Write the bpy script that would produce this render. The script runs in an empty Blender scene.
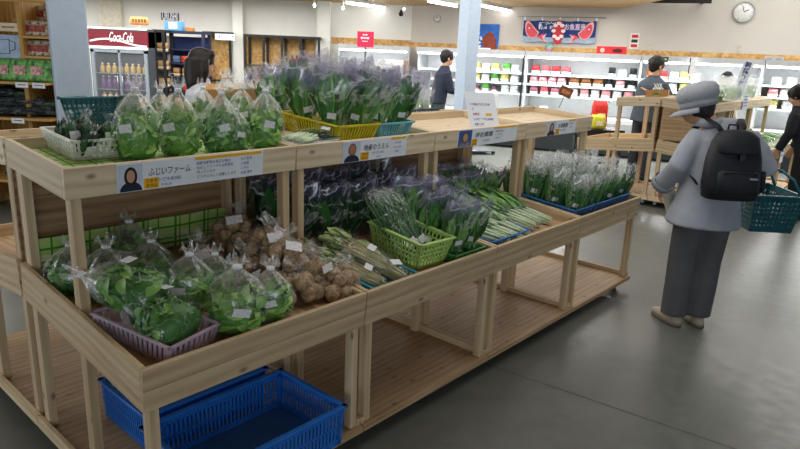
import bpy, math, random
from math import sin, cos, pi, tan, radians
from mathutils import Vector as V, Matrix, Euler, noise as mnoise

rng = random.Random(7)
C = bpy.context.scene.collection

# ---------------------------------------------------------------- camera model (measured from the photograph)
CAM_H, FPX, PITCH, ROLL = 1.55, 634.54, 0.2627, 0.0419
YAW = 0.853                               # the display row is turned by this much in the room
ROW0 = V((-0.698, 1.583, 0.0))            # near corner of the row
ROWM = Matrix.Translation(ROW0) @ Matrix.Rotation(YAW, 4, 'Z')
ROWI = ROWM.inverted()
L, ZF, HB, ZS, YU, ZU, D, TL, TU, HBU = 0.8924, 0.6707, 0.1414, 0.072, 0.4172, 1.1769, 0.9191, 0.1004, 0.0722, 0.0985
_F = V((0, cos(PITCH), -sin(PITCH))); _U = V((0, sin(PITCH), cos(PITCH))); _R = V((1, 0, 0))
_c, _s = cos(ROLL), sin(ROLL)

def ray(u, v):
    a, b = u - 400, v - 224.5
    return _R * ((_c * a + _s * b) / FPX) - _U * ((-_s * a + _c * b) / FPX) + _F

def at(u, v, d):
    r = ray(u, v)
    return r * (d / r.y) + V((0, 0, CAM_H))

def ground(u, v, z=0.0):
    r = ray(u, v)
    return r * ((z - CAM_H) / r.z) + V((0, 0, CAM_H))

def hit_plane(u, v, n, p0):
    """row coordinates of the point of a row-frame plane that the photo shows at a pixel"""
    o = ROWI @ V((0, 0, CAM_H)); d = ROWI.to_3x3() @ ray(u, v)
    return o + d * ((p0 - o).dot(n) / d.dot(n))

FL, FU = 0.055, 0.04                       # how far the bin floors lie below their front boards' tops
def zl(y): return ZF - FL + (y if y <= D else 2 * D - y) * tan(TL)
def zu(y): return ZU - FU + ((y if y <= D else 2 * D - y) - YU) * tan(TU)
def low(u, v, up=0.0):
    return hit_plane(u, v, V((0, -sin(TL), cos(TL))), V((0, 0, ZF - FL + up)))
def upp(u, v, up=0.0):
    return hit_plane(u, v, V((0, -sin(TU), cos(TU))), V((0, YU, ZU - FU + up)))

# ---------------------------------------------------------------- mesh builder
class MB:
    def __init__(s):
        s.v = []; s.f = []; s.uv = []; s.rn = []; s.sm = []
    def face(s, idx, uv=None, r=0.5, smooth=False):
        s.f.append(tuple(idx)); s.uv.append(uv or [(0, 0)] * len(idx)); s.rn.append(r); s.sm.append(smooth)
    def box(s, c, d, M=None, rot=None, r=None):
        c = V(c); h = V(d) / 2
        ax = max(range(3), key=lambda i: d[i])
        o = len(s.v); off = rng.random() * 20; r = rng.random() if r is None else r
        cs = []
        for k in range(8):
            p = V(((-1, 1)[k & 1] * h.x, (-1, 1)[k >> 1 & 1] * h.y, (-1, 1)[k >> 2 & 1] * h.z))
            cs.append(p)
            q = rot @ p if rot else p
            q = q + c
            s.v.append(M @ q if M else q)
        for fc in ((0, 2, 3, 1), (4, 5, 7, 6), (0, 1, 5, 4), (2, 6, 7, 3), (0, 4, 6, 2), (1, 3, 7, 5)):
            vs = [cs[i] for i in fc]
            ext = [max(p[i] for p in vs) - min(p[i] for p in vs) for i in range(3)]
            oth = [i for i in range(3) if i != ax]
            b = max(oth, key=lambda i: ext[i])
            if ext[ax] < 1e-6: a_, b_ = oth
            else: a_, b_ = ax, b
            s.face([o + i for i in fc], [(p[a_] + off, p[b_] + off * .37) for p in vs], r)
        return s
    def rings(s, rings, closed=True, cap0=True, cap1=True, r=0.5, smooth=True, uvs=1.0):
        o = len(s.v); n = len(rings[0])
        for R_ in rings: s.v += [V(p) for p in R_]
        for i in range(len(rings) - 1):
            for j in range(n if closed else n - 1):
                k = (j + 1) % n
                a, b = o + i * n, o + (i + 1) * n
                s.face((a + j, a + k, b + k, b + j), [(j / n * uvs, i), ((j + 1) / n * uvs, i), ((j + 1) / n * uvs, i + 1), (j / n * uvs, i + 1)], r, smooth)
        if cap0: s.face([o + j for j in range(n)][::-1], None, r, smooth)
        if cap1: s.face([o + (len(rings) - 1) * n + j for j in range(n)], None, r, smooth)
        return s
    def tube(s, pts, rad, n=8, r=None, cap=True, flat=1.0):
        pts = [V(p) for p in pts]
        if not hasattr(rad, '__len__'): rad = [rad] * len(pts)
        rs = []; prev = None
        for i, p in enumerate(pts):
            t = (pts[min(i + 1, len(pts) - 1)] - pts[max(i - 1, 0)])
            t = t.normalized() if t.length > 1e-9 else V((0, 0, 1))
            if prev is None:
                a = t.orthogonal().normalized() if abs(t.z) > .95 else t.cross(V((0, 0, 1))).normalized()
            else:
                a = (prev - t * prev.dot(t)).normalized()
            prev = a; b = t.cross(a)
            rs.append([p + a * (cos(2 * pi * j / n) * rad[i]) + b * (sin(2 * pi * j / n) * rad[i] * flat) for j in range(n)])
        return s.rings(rs, True, cap, cap, rng.random() if r is None else r)
    def loft(s, secs, n=20, e=2.0, M=None, r=0.5):
        """secs: (cx, cy, cz, rx, ry) horizontal superellipse sections"""
        rs = []
        for (cx, cy, cz, rx, ry) in secs:
            R_ = []
            for j in range(n):
                t = 2 * pi * j / n; c_, s_ = cos(t), sin(t)
                p = V((cx + rx * math.copysign(abs(c_) ** (2 / e), c_), cy + ry * math.copysign(abs(s_) ** (2 / e), s_), cz))
                R_.append(M @ p if M else p)
            rs.append(R_)
        return s.rings(rs, r=r)
    def ball(s, c, rad, n=10, m=7, M=None, jit=0.0, r=None, seed=0):
        c = V(c); rad = (rad,) * 3 if not hasattr(rad, '__len__') else rad
        rs = []
        for i in range(m + 1):
            ph = -pi / 2 + pi * (i + .001) / (m + .002)
            R_ = []
            for j in range(n):
                t = 2 * pi * j / n
                d = V((cos(ph) * cos(t), cos(ph) * sin(t), sin(ph)))
                k = 1 + (jit * mnoise.noise(d * 1.7 + V((seed * 3.1, seed, 0))) if jit else 0)
                p = V((d.x * rad[0] * k, d.y * rad[1] * k, d.z * rad[2] * k))
                R_.append(c + (M @ p if M else p))
            rs.append(R_)
        return s.rings(rs, r=rng.random() if r is None else r)
    def leaf(s, base, d, nrm, ln, w, curl=0.6, fold=0.25, seg=4, r=None):
        d = V(d).normalized(); nrm = V(nrm); nrm = (nrm - d * nrm.dot(d)).normalized(); sd = d.cross(nrm)
        r = rng.random() if r is None else r
        o = len(s.v); p = V(base); ang = 0
        prof = [0.25, 0.8, 1.0, 0.75, 0.12] if seg == 4 else [0.3, 1.0, 0.7, 0.1][:seg + 1]
        for i in range(seg + 1):
            dd = d * cos(ang) - nrm * sin(ang); nn = nrm * cos(ang) + d * sin(ang)
            ww = w * .5 * prof[i]
            wav = w * .14 * (rng.random() - .5)
            s.v += [p - sd * ww + nn * (fold * ww + wav), p, p + sd * ww + nn * (fold * ww - wav)]
            p = p + dd * (ln / seg); ang += curl / seg
        for i in range(seg):
            a = o + i * 3; b = a + 3
            s.face((a, a + 1, b + 1, b), [(0, i / seg), (.5, i / seg), (.5, (i + 1) / seg), (0, (i + 1) / seg)], r, True)
            s.face((a + 1, a + 2, b + 2, b + 1), [(.5, i / seg), (1, i / seg), (1, (i + 1) / seg), (.5, (i + 1) / seg)], r, True)
        return s
    def quad(s, a, b, c, d, r=0.5):
        o = len(s.v); s.v += [V(a), V(b), V(c), V(d)]
        s.face((o, o + 1, o + 2, o + 3), [(0, 0), (1, 0), (1, 1), (0, 1)], r); return s
    def build(s, name, mat, parent=None, bevel=0.0, remesh=0.0, solid=0.0, sub=0):
        me = bpy.data.meshes.new(name)
        me.from_pydata([tuple(p) for p in s.v], [], s.f)
        me.color_attributes.new('rnd', 'FLOAT_COLOR', 'CORNER'); me.uv_layers.new(name='UVMap')
        uvl = me.uv_layers['UVMap']; at_ = me.color_attributes['rnd']
        i = 0
        for k, fc in enumerate(s.f):
            for j in range(len(fc)):
                uvl.data[i].uv = s.uv[k][j]; x = s.rn[k]
                at_.data[i].color = (x, x, x, 1); i += 1
        me.polygons.foreach_set('use_smooth', s.sm)
        me.materials.append(mat)
        me.update()
        o = bpy.data.objects.new(name, me); C.objects.link(o)
        if parent: o.parent = parent
        if remesh:
            m = o.modifiers.new('r', 'REMESH'); m.mode = 'VOXEL'; m.voxel_size = remesh; m.use_smooth_shade = True
            m = o.modifiers.new('s', 'SMOOTH'); m.factor = .5; m.iterations = 6
        if solid:
            m = o.modifiers.new('t', 'SOLIDIFY'); m.thickness = solid
        if bevel:
            m = o.modifiers.new('b', 'BEVEL'); m.width = bevel; m.segments = 1; m.limit_method = 'ANGLE'
        if sub:
            m = o.modifiers.new('d', 'SUBSURF'); m.levels = sub; m.render_levels = sub
        return o

def tag(o, label=None, cat=None, group=None, kind=None):
    if label: o['label'] = label
    if cat: o['category'] = cat
    if group: o['group'] = group
    if kind: o['kind'] = kind
    return o

def thing(name, label, cat, group=None):
    o = bpy.data.objects.new(name, None); o.empty_display_size = .05; C.objects.link(o)
    return tag(o, label, cat, group)

KIDS = {}
def copy_tree(o, label=None, group=None, parent=None):
    c = o.copy(); C.objects.link(c)
    if parent: c.parent = parent
    if label: c['label'] = label
    if group: c['group'] = group
    for ch in list(o.children): copy_tree(ch, parent=c)
    return c

def place(o, loc, rot=(0, 0, 0), s=1.0, row=True):
    s = (s, s, s) if not hasattr(s, '__len__') else s
    M = Matrix.Translation(V(loc)) @ Euler(rot).to_matrix().to_4x4() @ Matrix.Diagonal((s[0], s[1], s[2], 1))
    o.matrix_basis = ROWM @ M if row else M
    return o

class Kind:
    """one source thing; the first use is the source itself, later ones are copies with copies of the parts"""
    def __init__(s, root): s.root = root; s.used = False
    def put(s, label, group, loc, rot=(0, 0, 0), sc=1.0, row=True):
        if not s.used: o = s.root; s.used = True; o['label'] = label; 
        else: o = copy_tree(s.root, label)
        if group: o['group'] = group
        elif 'group' in o.keys(): del o['group']
        return place(o, loc, rot, sc, row)

# ---------------------------------------------------------------- materials
def lin(h):
    if isinstance(h, str):
        h = h.lstrip('#'); h = [int(h[i:i + 2], 16) / 255 for i in (0, 2, 4)]
    return tuple(x / 12.92 if x <= .04045 else ((x + .055) / 1.055) ** 2.4 for x in h) + (1,)

def new_mat(name):
    m = bpy.data.materials.new(name); m.use_nodes = True
    nt = m.node_tree; b = nt.nodes['Principled BSDF']
    return m, nt, b

def N(nt, t, **k):
    n = nt.nodes.new(t)
    for a, x in k.items():
        if a in n.inputs.keys(): n.inputs[a].default_value = x
        else: setattr(n, a, x)
    return n

def ramp(nt, src, stops):
    r = nt.nodes.new('ShaderNodeValToRGB')
    while len(r.color_ramp.elements) < len(stops): r.color_ramp.elements.new(.5)
    for e, (p, c) in zip(r.color_ramp.elements, stops): e.position = p; e.color = lin(c) if isinstance(c, str) else c
    nt.links.new(src, r.inputs[0]); return r

_pc = {}
def plain(col, rough=.6, var=.06, scale=18, metal=0, spec=.4):
    """a solid colour broken up by a little procedural noise"""
    key = (col, rough, var, scale, metal)
    if key in _pc: return _pc[key]
    m, nt, b = new_mat('plain_' + str(col).strip('#'))
    tc = N(nt, 'ShaderNodeTexCoord'); n = N(nt, 'ShaderNodeTexNoise', Scale=scale, Detail=3.0)
    nt.links.new(tc.outputs['Object'], n.inputs['Vector'])
    c = lin(col)
    r = ramp(nt, n.outputs['Fac'], [(.3, tuple(max(0, x * (1 - var * 2.5)) for x in c[:3]) + (1,)), (.7, tuple(min(1, x * (1 + var * 1.5)) for x in c[:3]) + (1,))])
    nt.links.new(r.outputs[0], b.inputs['Base Color'])
    b.inputs['Roughness'].default_value = rough; b.inputs['Metallic'].default_value = metal
    b.inputs['Specular IOR Level'].default_value = spec
    _pc[key] = m; return m

def wood(name, dark, mid, light, rough=.6, knots=True, plank=0):
    m, nt, b = new_mat(name); lk = nt.links.new
    uv = N(nt, 'ShaderNodeUVMap')
    mp = N(nt, 'ShaderNodeMapping'); mp.inputs['Scale'].default_value = (1.3, 16, 1); lk(uv.outputs[0], mp.inputs[0])
    n1 = N(nt, 'ShaderNodeTexNoise', Scale=1.5, Detail=4.0, Distortion=.9); lk(mp.outputs[0], n1.inputs['Vector'])
    mp2 = N(nt, 'ShaderNodeMapping'); mp2.inputs['Scale'].default_value = (1.2, 5, 1); lk(uv.outputs[0], mp2.inputs[0])
    w = N(nt, 'ShaderNodeTexWave', Scale=1.6, Distortion=7.0, Detail=2.0); w.inputs['Detail Scale'].default_value = .6
    w.bands_direction = 'Y'; lk(mp2.outputs[0], w.inputs['Vector'])
    mx = N(nt, 'ShaderNodeMix', data_type='FLOAT'); mx.inputs[0].default_value = .22
    lk(n1.outputs['Fac'], mx.inputs[2]); lk(w.outputs['Fac'], mx.inputs[3])
    r = ramp(nt, mx.outputs[0], [(.25, dark), (.5, mid), (.78, light)])
    out = r.outputs[0]
    if knots:
        mp3 = N(nt, 'ShaderNodeMapping'); mp3.inputs['Scale'].default_value = (5, 9, 1); lk(uv.outputs[0], mp3.inputs[0])
        vo = N(nt, 'ShaderNodeTexVoronoi', Scale=1.0, voronoi_dimensions='2D'); lk(mp3.outputs[0], vo.inputs['Vector'])
        kr = ramp(nt, vo.outputs['Distance'], [(.03, (1, 1, 1, 1)), (.11, (0, 0, 0, 1))])
        sp = N(nt, 'ShaderNodeSeparateColor'); lk(vo.outputs['Color'], sp.inputs[0])
        gt = N(nt, 'ShaderNodeMath', operation='GREATER_THAN'); gt.inputs[1].default_value = .62; lk(sp.outputs[0], gt.inputs[0])
        mu = N(nt, 'ShaderNodeMath', operation='MULTIPLY'); lk(kr.outputs[0], mu.inputs[0]); lk(gt.outputs[0], mu.inputs[1])
        mu2 = N(nt, 'ShaderNodeMath', operation='MULTIPLY'); mu2.inputs[1].default_value = .7; lk(mu.outputs[0], mu2.inputs[0])
        mc = N(nt, 'ShaderNodeMix', data_type='RGBA'); lk(mu2.outputs[0], mc.inputs[0]); lk(out, mc.inputs[6])
        mc.inputs[7].default_value = lin('#6b4526'); out = mc.outputs[2]
    at_ = N(nt, 'ShaderNodeAttribute', attribute_name='rnd')
    ar = ramp(nt, at_.outputs['Fac'], [(0, (.82, .80, .78, 1)), (1, (1.0, 1.0, 1.0, 1))])
    ml = N(nt, 'ShaderNodeMix', data_type='RGBA', blend_type='MULTIPLY'); ml.inputs[0].default_value = 1
    lk(out, ml.inputs[6]); lk(ar.outputs[0], ml.inputs[7]); out = ml.outputs[2]
    lk(out, b.inputs['Base Color']); b.inputs['Roughness'].default_value = rough; b.inputs['Specular IOR Level'].default_value = .3
    return m

def leafmat(name, dark, mid, light, rough=.45):
    m, nt, b = new_mat(name); lk = nt.links.new
    at_ = N(nt, 'ShaderNodeAttribute', attribute_name='rnd')
    tc = N(nt, 'ShaderNodeTexCoord'); n = N(nt, 'ShaderNodeTexNoise', Scale=45.0, Detail=2.0); lk(tc.outputs['Object'], n.inputs['Vector'])
    mx = N(nt, 'ShaderNodeMix', data_type='FLOAT'); mx.inputs[0].default_value = .4; lk(at_.outputs['Fac'], mx.inputs[2]); lk(n.outputs['Fac'], mx.inputs[3])
    r = ramp(nt, mx.outputs[0], [(.15, dark), (.5, mid), (.85, light)])
    lk(r.outputs[0], b.inputs['Base Color']); b.inputs['Roughness'].default_value = rough
    return m

def film(name, haze=.02, streak=.30, tint='#ffffff', scale=22, purple=None, zlo=.12, fog=None, gloss=.4):
    """thin crinkled plastic: mostly clear, a few bright crease lines, milkier where it is gathered"""
    m, nt, b = new_mat(name); lk = nt.links.new
    nt.nodes.remove(b); out = nt.nodes['Material Output']
    tc = N(nt, 'ShaderNodeTexCoord'); sx = N(nt, 'ShaderNodeSeparateXYZ'); lk(tc.outputs['Object'], sx.inputs[0])
    n = N(nt, 'ShaderNodeTexNoise', Scale=scale, Detail=2.0, Distortion=.8); lk(tc.outputs['Object'], n.inputs['Vector'])
    sb = N(nt, 'ShaderNodeMath', operation='SUBTRACT'); sb.inputs[1].default_value = .5; lk(n.outputs['Fac'], sb.inputs[0])
    ab = N(nt, 'ShaderNodeMath', operation='ABSOLUTE'); lk(sb.outputs[0], ab.inputs[0])
    fr = ramp(nt, ab.outputs[0], [(.0, (haze + streak,) * 3 + (1,)), (.03, (haze,) * 3 + (1,))])
    fac = fr.outputs[0]
    if fog:
        zr = N(nt, 'ShaderNodeMapRange'); zr.inputs['From Min'].default_value = fog[0]; zr.inputs['From Max'].default_value = fog[1]; zr.inputs['To Max'].default_value = fog[2]; lk(sx.outputs['Z'], zr.inputs['Value'])
        ad = N(nt, 'ShaderNodeMath', operation='ADD'); lk(fac, ad.inputs[0]); lk(zr.outputs[0], ad.inputs[1]); fac = ad.outputs[0]
    bmp = N(nt, 'ShaderNodeBump', Strength=.5, Distance=.01); lk(n.outputs['Fac'], bmp.inputs['Height'])
    tr = N(nt, 'ShaderNodeBsdfTransparent')
    gl = N(nt, 'ShaderNodeBsdfGlossy', Roughness=.22); gl.inputs['Color'].default_value = (.95, .97, 1, 1); lk(bmp.outputs[0], gl.inputs['Normal'])
    df = N(nt, 'ShaderNodeBsdfDiffuse'); df.inputs['Color'].default_value = lin(tint)
    tl = N(nt, 'ShaderNodeBsdfTranslucent'); tl.inputs['Color'].default_value = lin(tint)
    dd = N(nt, 'ShaderNodeMixShader'); dd.inputs[0].default_value = .4; lk(df.outputs[0], dd.inputs[1]); lk(tl.outputs[0], dd.inputs[2])
    g2 = N(nt, 'ShaderNodeMixShader'); g2.inputs[0].default_value = gloss; lk(dd.outputs[0], g2.inputs[1]); lk(gl.outputs[0], g2.inputs[2])
    mx = N(nt, 'ShaderNodeMixShader'); lk(fac, mx.inputs[0]); lk(tr.outputs[0], mx.inputs[1]); lk(g2.outputs[0], mx.inputs[2])
    last = mx.outputs[0]
    if purple:
        zr = N(nt, 'ShaderNodeMapRange'); zr.inputs['From Min'].default_value = zlo; zr.inputs['From Max'].default_value = zlo + .05; lk(sx.outputs['Z'], zr.inputs['Value'])
        n2 = N(nt, 'ShaderNodeTexNoise', Scale=8.0, Detail=1.0); lk(tc.outputs['Object'], n2.inputs['Vector'])
        r2 = ramp(nt, n2.outputs['Fac'], [(.46, (0, 0, 0, 1)), (.58, (1, 1, 1, 1))])
        mu = N(nt, 'ShaderNodeMath', operation='MULTIPLY'); lk(zr.outputs[0], mu.inputs[0]); lk(r2.outputs[0], mu.inputs[1])
        m3 = N(nt, 'ShaderNodeMath', operation='MULTIPLY'); m3.inputs[1].default_value = .26; lk(mu.outputs[0], m3.inputs[0])
        pd = N(nt, 'ShaderNodeBsdfDiffuse'); pd.inputs['Color'].default_value = lin(purple)
        ms = N(nt, 'ShaderNodeMixShader'); lk(m3.outputs[0], ms.inputs[0]); lk(last, ms.inputs[1]); lk(pd.outputs[0], ms.inputs[2]); last = ms.outputs[0]
    lk(last, out.inputs['Surface'])
    return m

def emit(name, col, strength):
    m, nt, b = new_mat(name)
    b.inputs['Base Color'].default_value = lin(col); b.inputs['Emission Color'].default_value = lin(col); b.inputs['Emission Strength'].default_value = strength
    return m

PINE = wood('pine', '#c0a57e', '#d7be98', '#e6d2b0')
PINE2 = wood('pine_pale', '#cdb592', '#e0ccab', '#ecdcc2')
PLY = wood('shelf_boards', '#a38560', '#b99a74', '#cbb08b')
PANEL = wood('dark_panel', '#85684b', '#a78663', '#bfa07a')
OSB = None
def osb():
    m, nt, b = new_mat('strand_board'); lk = nt.links.new
    tc = N(nt, 'ShaderNodeTexCoord'); vo = N(nt, 'ShaderNodeTexVoronoi', Scale=22.0); lk(tc.outputs['Object'], vo.inputs['Vector'])
    n = N(nt, 'ShaderNodeTexNoise', Scale=6.0, Detail=5.0); lk(tc.outputs['Object'], n.inputs['Vector'])
    sp = N(nt, 'ShaderNodeSeparateColor'); lk(vo.outputs['Color'], sp.inputs[0])
    mx = N(nt, 'ShaderNodeMix', data_type='FLOAT'); mx.inputs[0].default_value = .5; lk(sp.outputs[0], mx.inputs[2]); lk(n.outputs['Fac'], mx.inputs[3])
    r = ramp(nt, mx.outputs[0], [(.15, '#a3773f'), (.5, '#c79a58'), (.9, '#e0bd80')])
    lk(r.outputs[0], b.inputs['Base Color']); b.inputs['Roughness'].default_value = .6
    return m
OSB = osb()

def concrete():
    m, nt, b = new_mat('polished_concrete'); lk = nt.links.new
    tc = N(nt, 'ShaderNodeTexCoord')
    n = N(nt, 'ShaderNodeTexNoise', Scale=.9, Detail=7.0, Roughness=.6, Distortion=.8); lk(tc.outputs['Object'], n.inputs['Vector'])
    n2 = N(nt, 'ShaderNodeTexNoise', Scale=14.0, Detail=5.0); lk(tc.outputs['Object'], n2.inputs['Vector'])
    mx = N(nt, 'ShaderNodeMix', data_type='FLOAT'); mx.inputs[0].default_value = .25; lk(n.outputs['Fac'], mx.inputs[2]); lk(n2.outputs['Fac'], mx.inputs[3])
    r = ramp(nt, mx.outputs[0], [(.3, '#5d605c'), (.5, '#6b6e69'), (.7, '#797b75')])
    lk(r.outputs[0], b.inputs['Base Color'])
    rr = ramp(nt, n2.outputs['Fac'], [(.3, (.28,) * 3 + (1,)), (.7, (.42,) * 3 + (1,))]); lk(rr.outputs[0], b.inputs['Roughness'])
    b.inputs['Specular IOR Level'].default_value = .35
    return m

def check_cloth():
    m, nt, b = new_mat('green_check_cloth'); lk = nt.links.new
    uv = N(nt, 'ShaderNodeUVMap'); sx = N(nt, 'ShaderNodeSeparateXYZ'); lk(uv.outputs[0], sx.inputs[0])
    def band(sock, period, lo, hi):
        a = N(nt, 'ShaderNodeMath', operation='DIVIDE'); lk(sock, a.inputs[0]); a.inputs[1].default_value = period
        f = N(nt, 'ShaderNodeMath', operation='FRACT'); lk(a.outputs[0], f.inputs[0])
        g = N(nt, 'ShaderNodeMath', operation='GREATER_THAN'); lk(f.outputs[0], g.inputs[0]); g.inputs[1].default_value = lo
        h = N(nt, 'ShaderNodeMath', operation='LESS_THAN'); lk(f.outputs[0], h.inputs[0]); h.inputs[1].default_value = hi
        k = N(nt, 'ShaderNodeMath', operation='MULTIPLY'); lk(g.outputs[0], k.inputs[0]); lk(h.outputs[0], k.inputs[1]); return k.outputs[0]
    col = None
    base = lin('#d6dcae')
    cur = None
    for sock, per, lo, hi, c in ((sx.outputs[0], .14, .5, 1.0, '#c3d78c'), (sx.outputs[1], .14, .5, 1.0, '#b4cf78'), (sx.outputs[0], .14, .02, .09, '#3f9222'), (sx.outputs[0], .14, .17, .22, '#62a932'), (sx.outputs[0], .14, .50, .55, '#3f9222'),
                                 (sx.outputs[1], .14, .10, .17, '#3f9222'), (sx.outputs[1], .14, .26, .31, '#62a932'), (sx.outputs[1], .14, .62, .68, '#3f9222')):
        k = band(sock, per, lo, hi)
        mc = N(nt, 'ShaderNodeMix', data_type='RGBA'); lk(k, mc.inputs[0])
        if cur is None: mc.inputs[6].default_value = base
        else: lk(cur, mc.inputs[6])
        mc.inputs[7].default_value = lin(c); cur = mc.outputs[2]
    lk(cur, b.inputs['Base Color']); b.inputs['Roughness'].default_value = .8
    return m

def sticker_mat():
    m, nt, b = new_mat('price_label'); lk = nt.links.new
    uv = N(nt, 'ShaderNodeUVMap'); mp = N(nt, 'ShaderNodeMapping'); mp.inputs['Scale'].default_value = (1, 1, 1); lk(uv.outputs[0], mp.inputs[0])
    br = N(nt, 'ShaderNodeTexNoise', Scale=9.0, Detail=2.0)
    m2 = N(nt, 'ShaderNodeMapping'); m2.inputs['Scale'].default_value = (1.2, .35, 1); lk(uv.outputs[0], m2.inputs[0]); lk(m2.outputs[0], br.inputs['Vector'])
    w = N(nt, 'ShaderNodeTexWave', Scale=2.2, Distortion=0.0); w.bands_direction = 'Y'; lk(uv.outputs[0], w.inputs['Vector'])
    mu = N(nt, 'ShaderNodeMath', operation='MULTIPLY'); lk(br.outputs['Fac'], mu.inputs[0]); lk(w.outputs['Fac'], mu.inputs[1])
    r = ramp(nt, mu.outputs[0], [(.40, '#eef0f4'), (.52, '#8d93a3')])
    lk(r.outputs[0], b.inputs['Base Color']); b.inputs['Roughness'].default_value = .6
    return m

LETT = leafmat('lettuce', '#3c7a24', '#72a83e', '#b0d474')
MIDG = leafmat('mid_green', '#2b6224', '#539038', '#8abb56')
DKG = leafmat('dark_green', '#0f2c17', '#22502a', '#427a3c')
SPIN = leafmat('spinach', '#2a5f27', '#498a3c', '#80b65c')
STALK = leafmat('pale_stalk', '#8f8c58', '#bbb382', '#dfd9b4')
ONION = leafmat('onion_green', '#1d4a26', '#3c7a44', '#7fae6c')
WSTEM = leafmat('white_stem', '#9ec088', '#cfe0b8', '#eef3e0')
TARO = None
def taro_mat():
    m, nt, b = new_mat('taro_skin'); lk = nt.links.new
    tc = N(nt, 'ShaderNodeTexCoord'); w = N(nt, 'ShaderNodeTexWave', Scale=28.0, Distortion=5.0, Detail=2.0); w.bands_direction = 'Z'; lk(tc.outputs['Object'], w.inputs['Vector'])
    n = N(nt, 'ShaderNodeTexNoise', Scale=60.0, Detail=4.0); lk(tc.outputs['Object'], n.inputs['Vector'])
    mx = N(nt, 'ShaderNodeMix', data_type='FLOAT'); mx.inputs[0].default_value = .9; lk(w.outputs['Fac'], mx.inputs[2]); lk(n.outputs['Fac'], mx.inputs[3])
    r = ramp(nt, mx.outputs[0], [(.28, '#6b543c'), (.5, '#a38763'), (.72, '#c9ae88')])
    lk(r.outputs[0], b.inputs['Base Color']); b.inputs['Roughness'].default_value = .75
    return m
TARO = taro_mat()
FILM = film('clear_film', fog=(.11, .20, .22))
FILMT = film('root_film', .015, .16, fog=(.085, .12, .3))
FILMW = film('hazy_film', haze=.04, streak=.4, scale=13, fog=(.17, .28, .10))
FILMP = film('printed_film', haze=.02, streak=.5, scale=9, purple='#7a69a8', zlo=.20, fog=(.19, .30, .10))
FILMD = film('dim_film', haze=.02, streak=.35, scale=24)
FILML = film('long_film', haze=.02, streak=.28, scale=18)
TIE = plain('#f2f2f4', .5); STICK = sticker_mat()
WHITE = plain('#eceef0', .5); BLACK = plain('#17181a', .5); DARK = plain('#2a2b2e', .6)
STEEL = plain('#9aa0a6', .35, metal=.8); CHECK = check_cloth(); CONC = concrete()
PAPER = plain('#e9edf4', .7, var=.02); YEL = plain('#f2b81c', .6, var=.03); INK = plain('#2b2d36', .7); INKB = plain('#39408a', .7); GREYINK = plain('#8087a0', .7)

# ---------------------------------------------------------------- lettering
def lettering(txt, size, mat, parent, M, name='lettering', align='LEFT', shear=0.0, bold=0.0, width=None):
    cu = bpy.data.curves.new(name, 'FONT'); cu.body = txt; cu.size = size; cu.align_x = align; cu.align_y = 'CENTER'; cu.shear = shear; cu.offset = bold
    t = bpy.data.objects.new(name, cu); C.objects.link(t)
    bpy.context.view_layer.update()
    dg = bpy.context.evaluated_depsgraph_get()
    me = bpy.data.meshes.new_from_object(t.evaluated_get(dg))
    bpy.data.objects.remove(t); bpy.data.curves.remove(cu)
    if len(me.vertices):
        if width:
            x0 = min(v.co.x for v in me.vertices); x1 = max(v.co.x for v in me.vertices)
            k = width / max(x1 - x0, 1e-6)
            for v in me.vertices: v.co.x = (v.co.x - (x0 if align == 'LEFT' else (x0 + x1) / 2)) * k
        me.transform(M)
    me.materials.clear(); me.materials.append(mat)
    o = bpy.data.objects.new(name, me); C.objects.link(o); o.parent = parent
    return o

UP = Matrix.Rotation(pi / 2, 4, 'X')       # text plane stands up and faces -y

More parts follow.
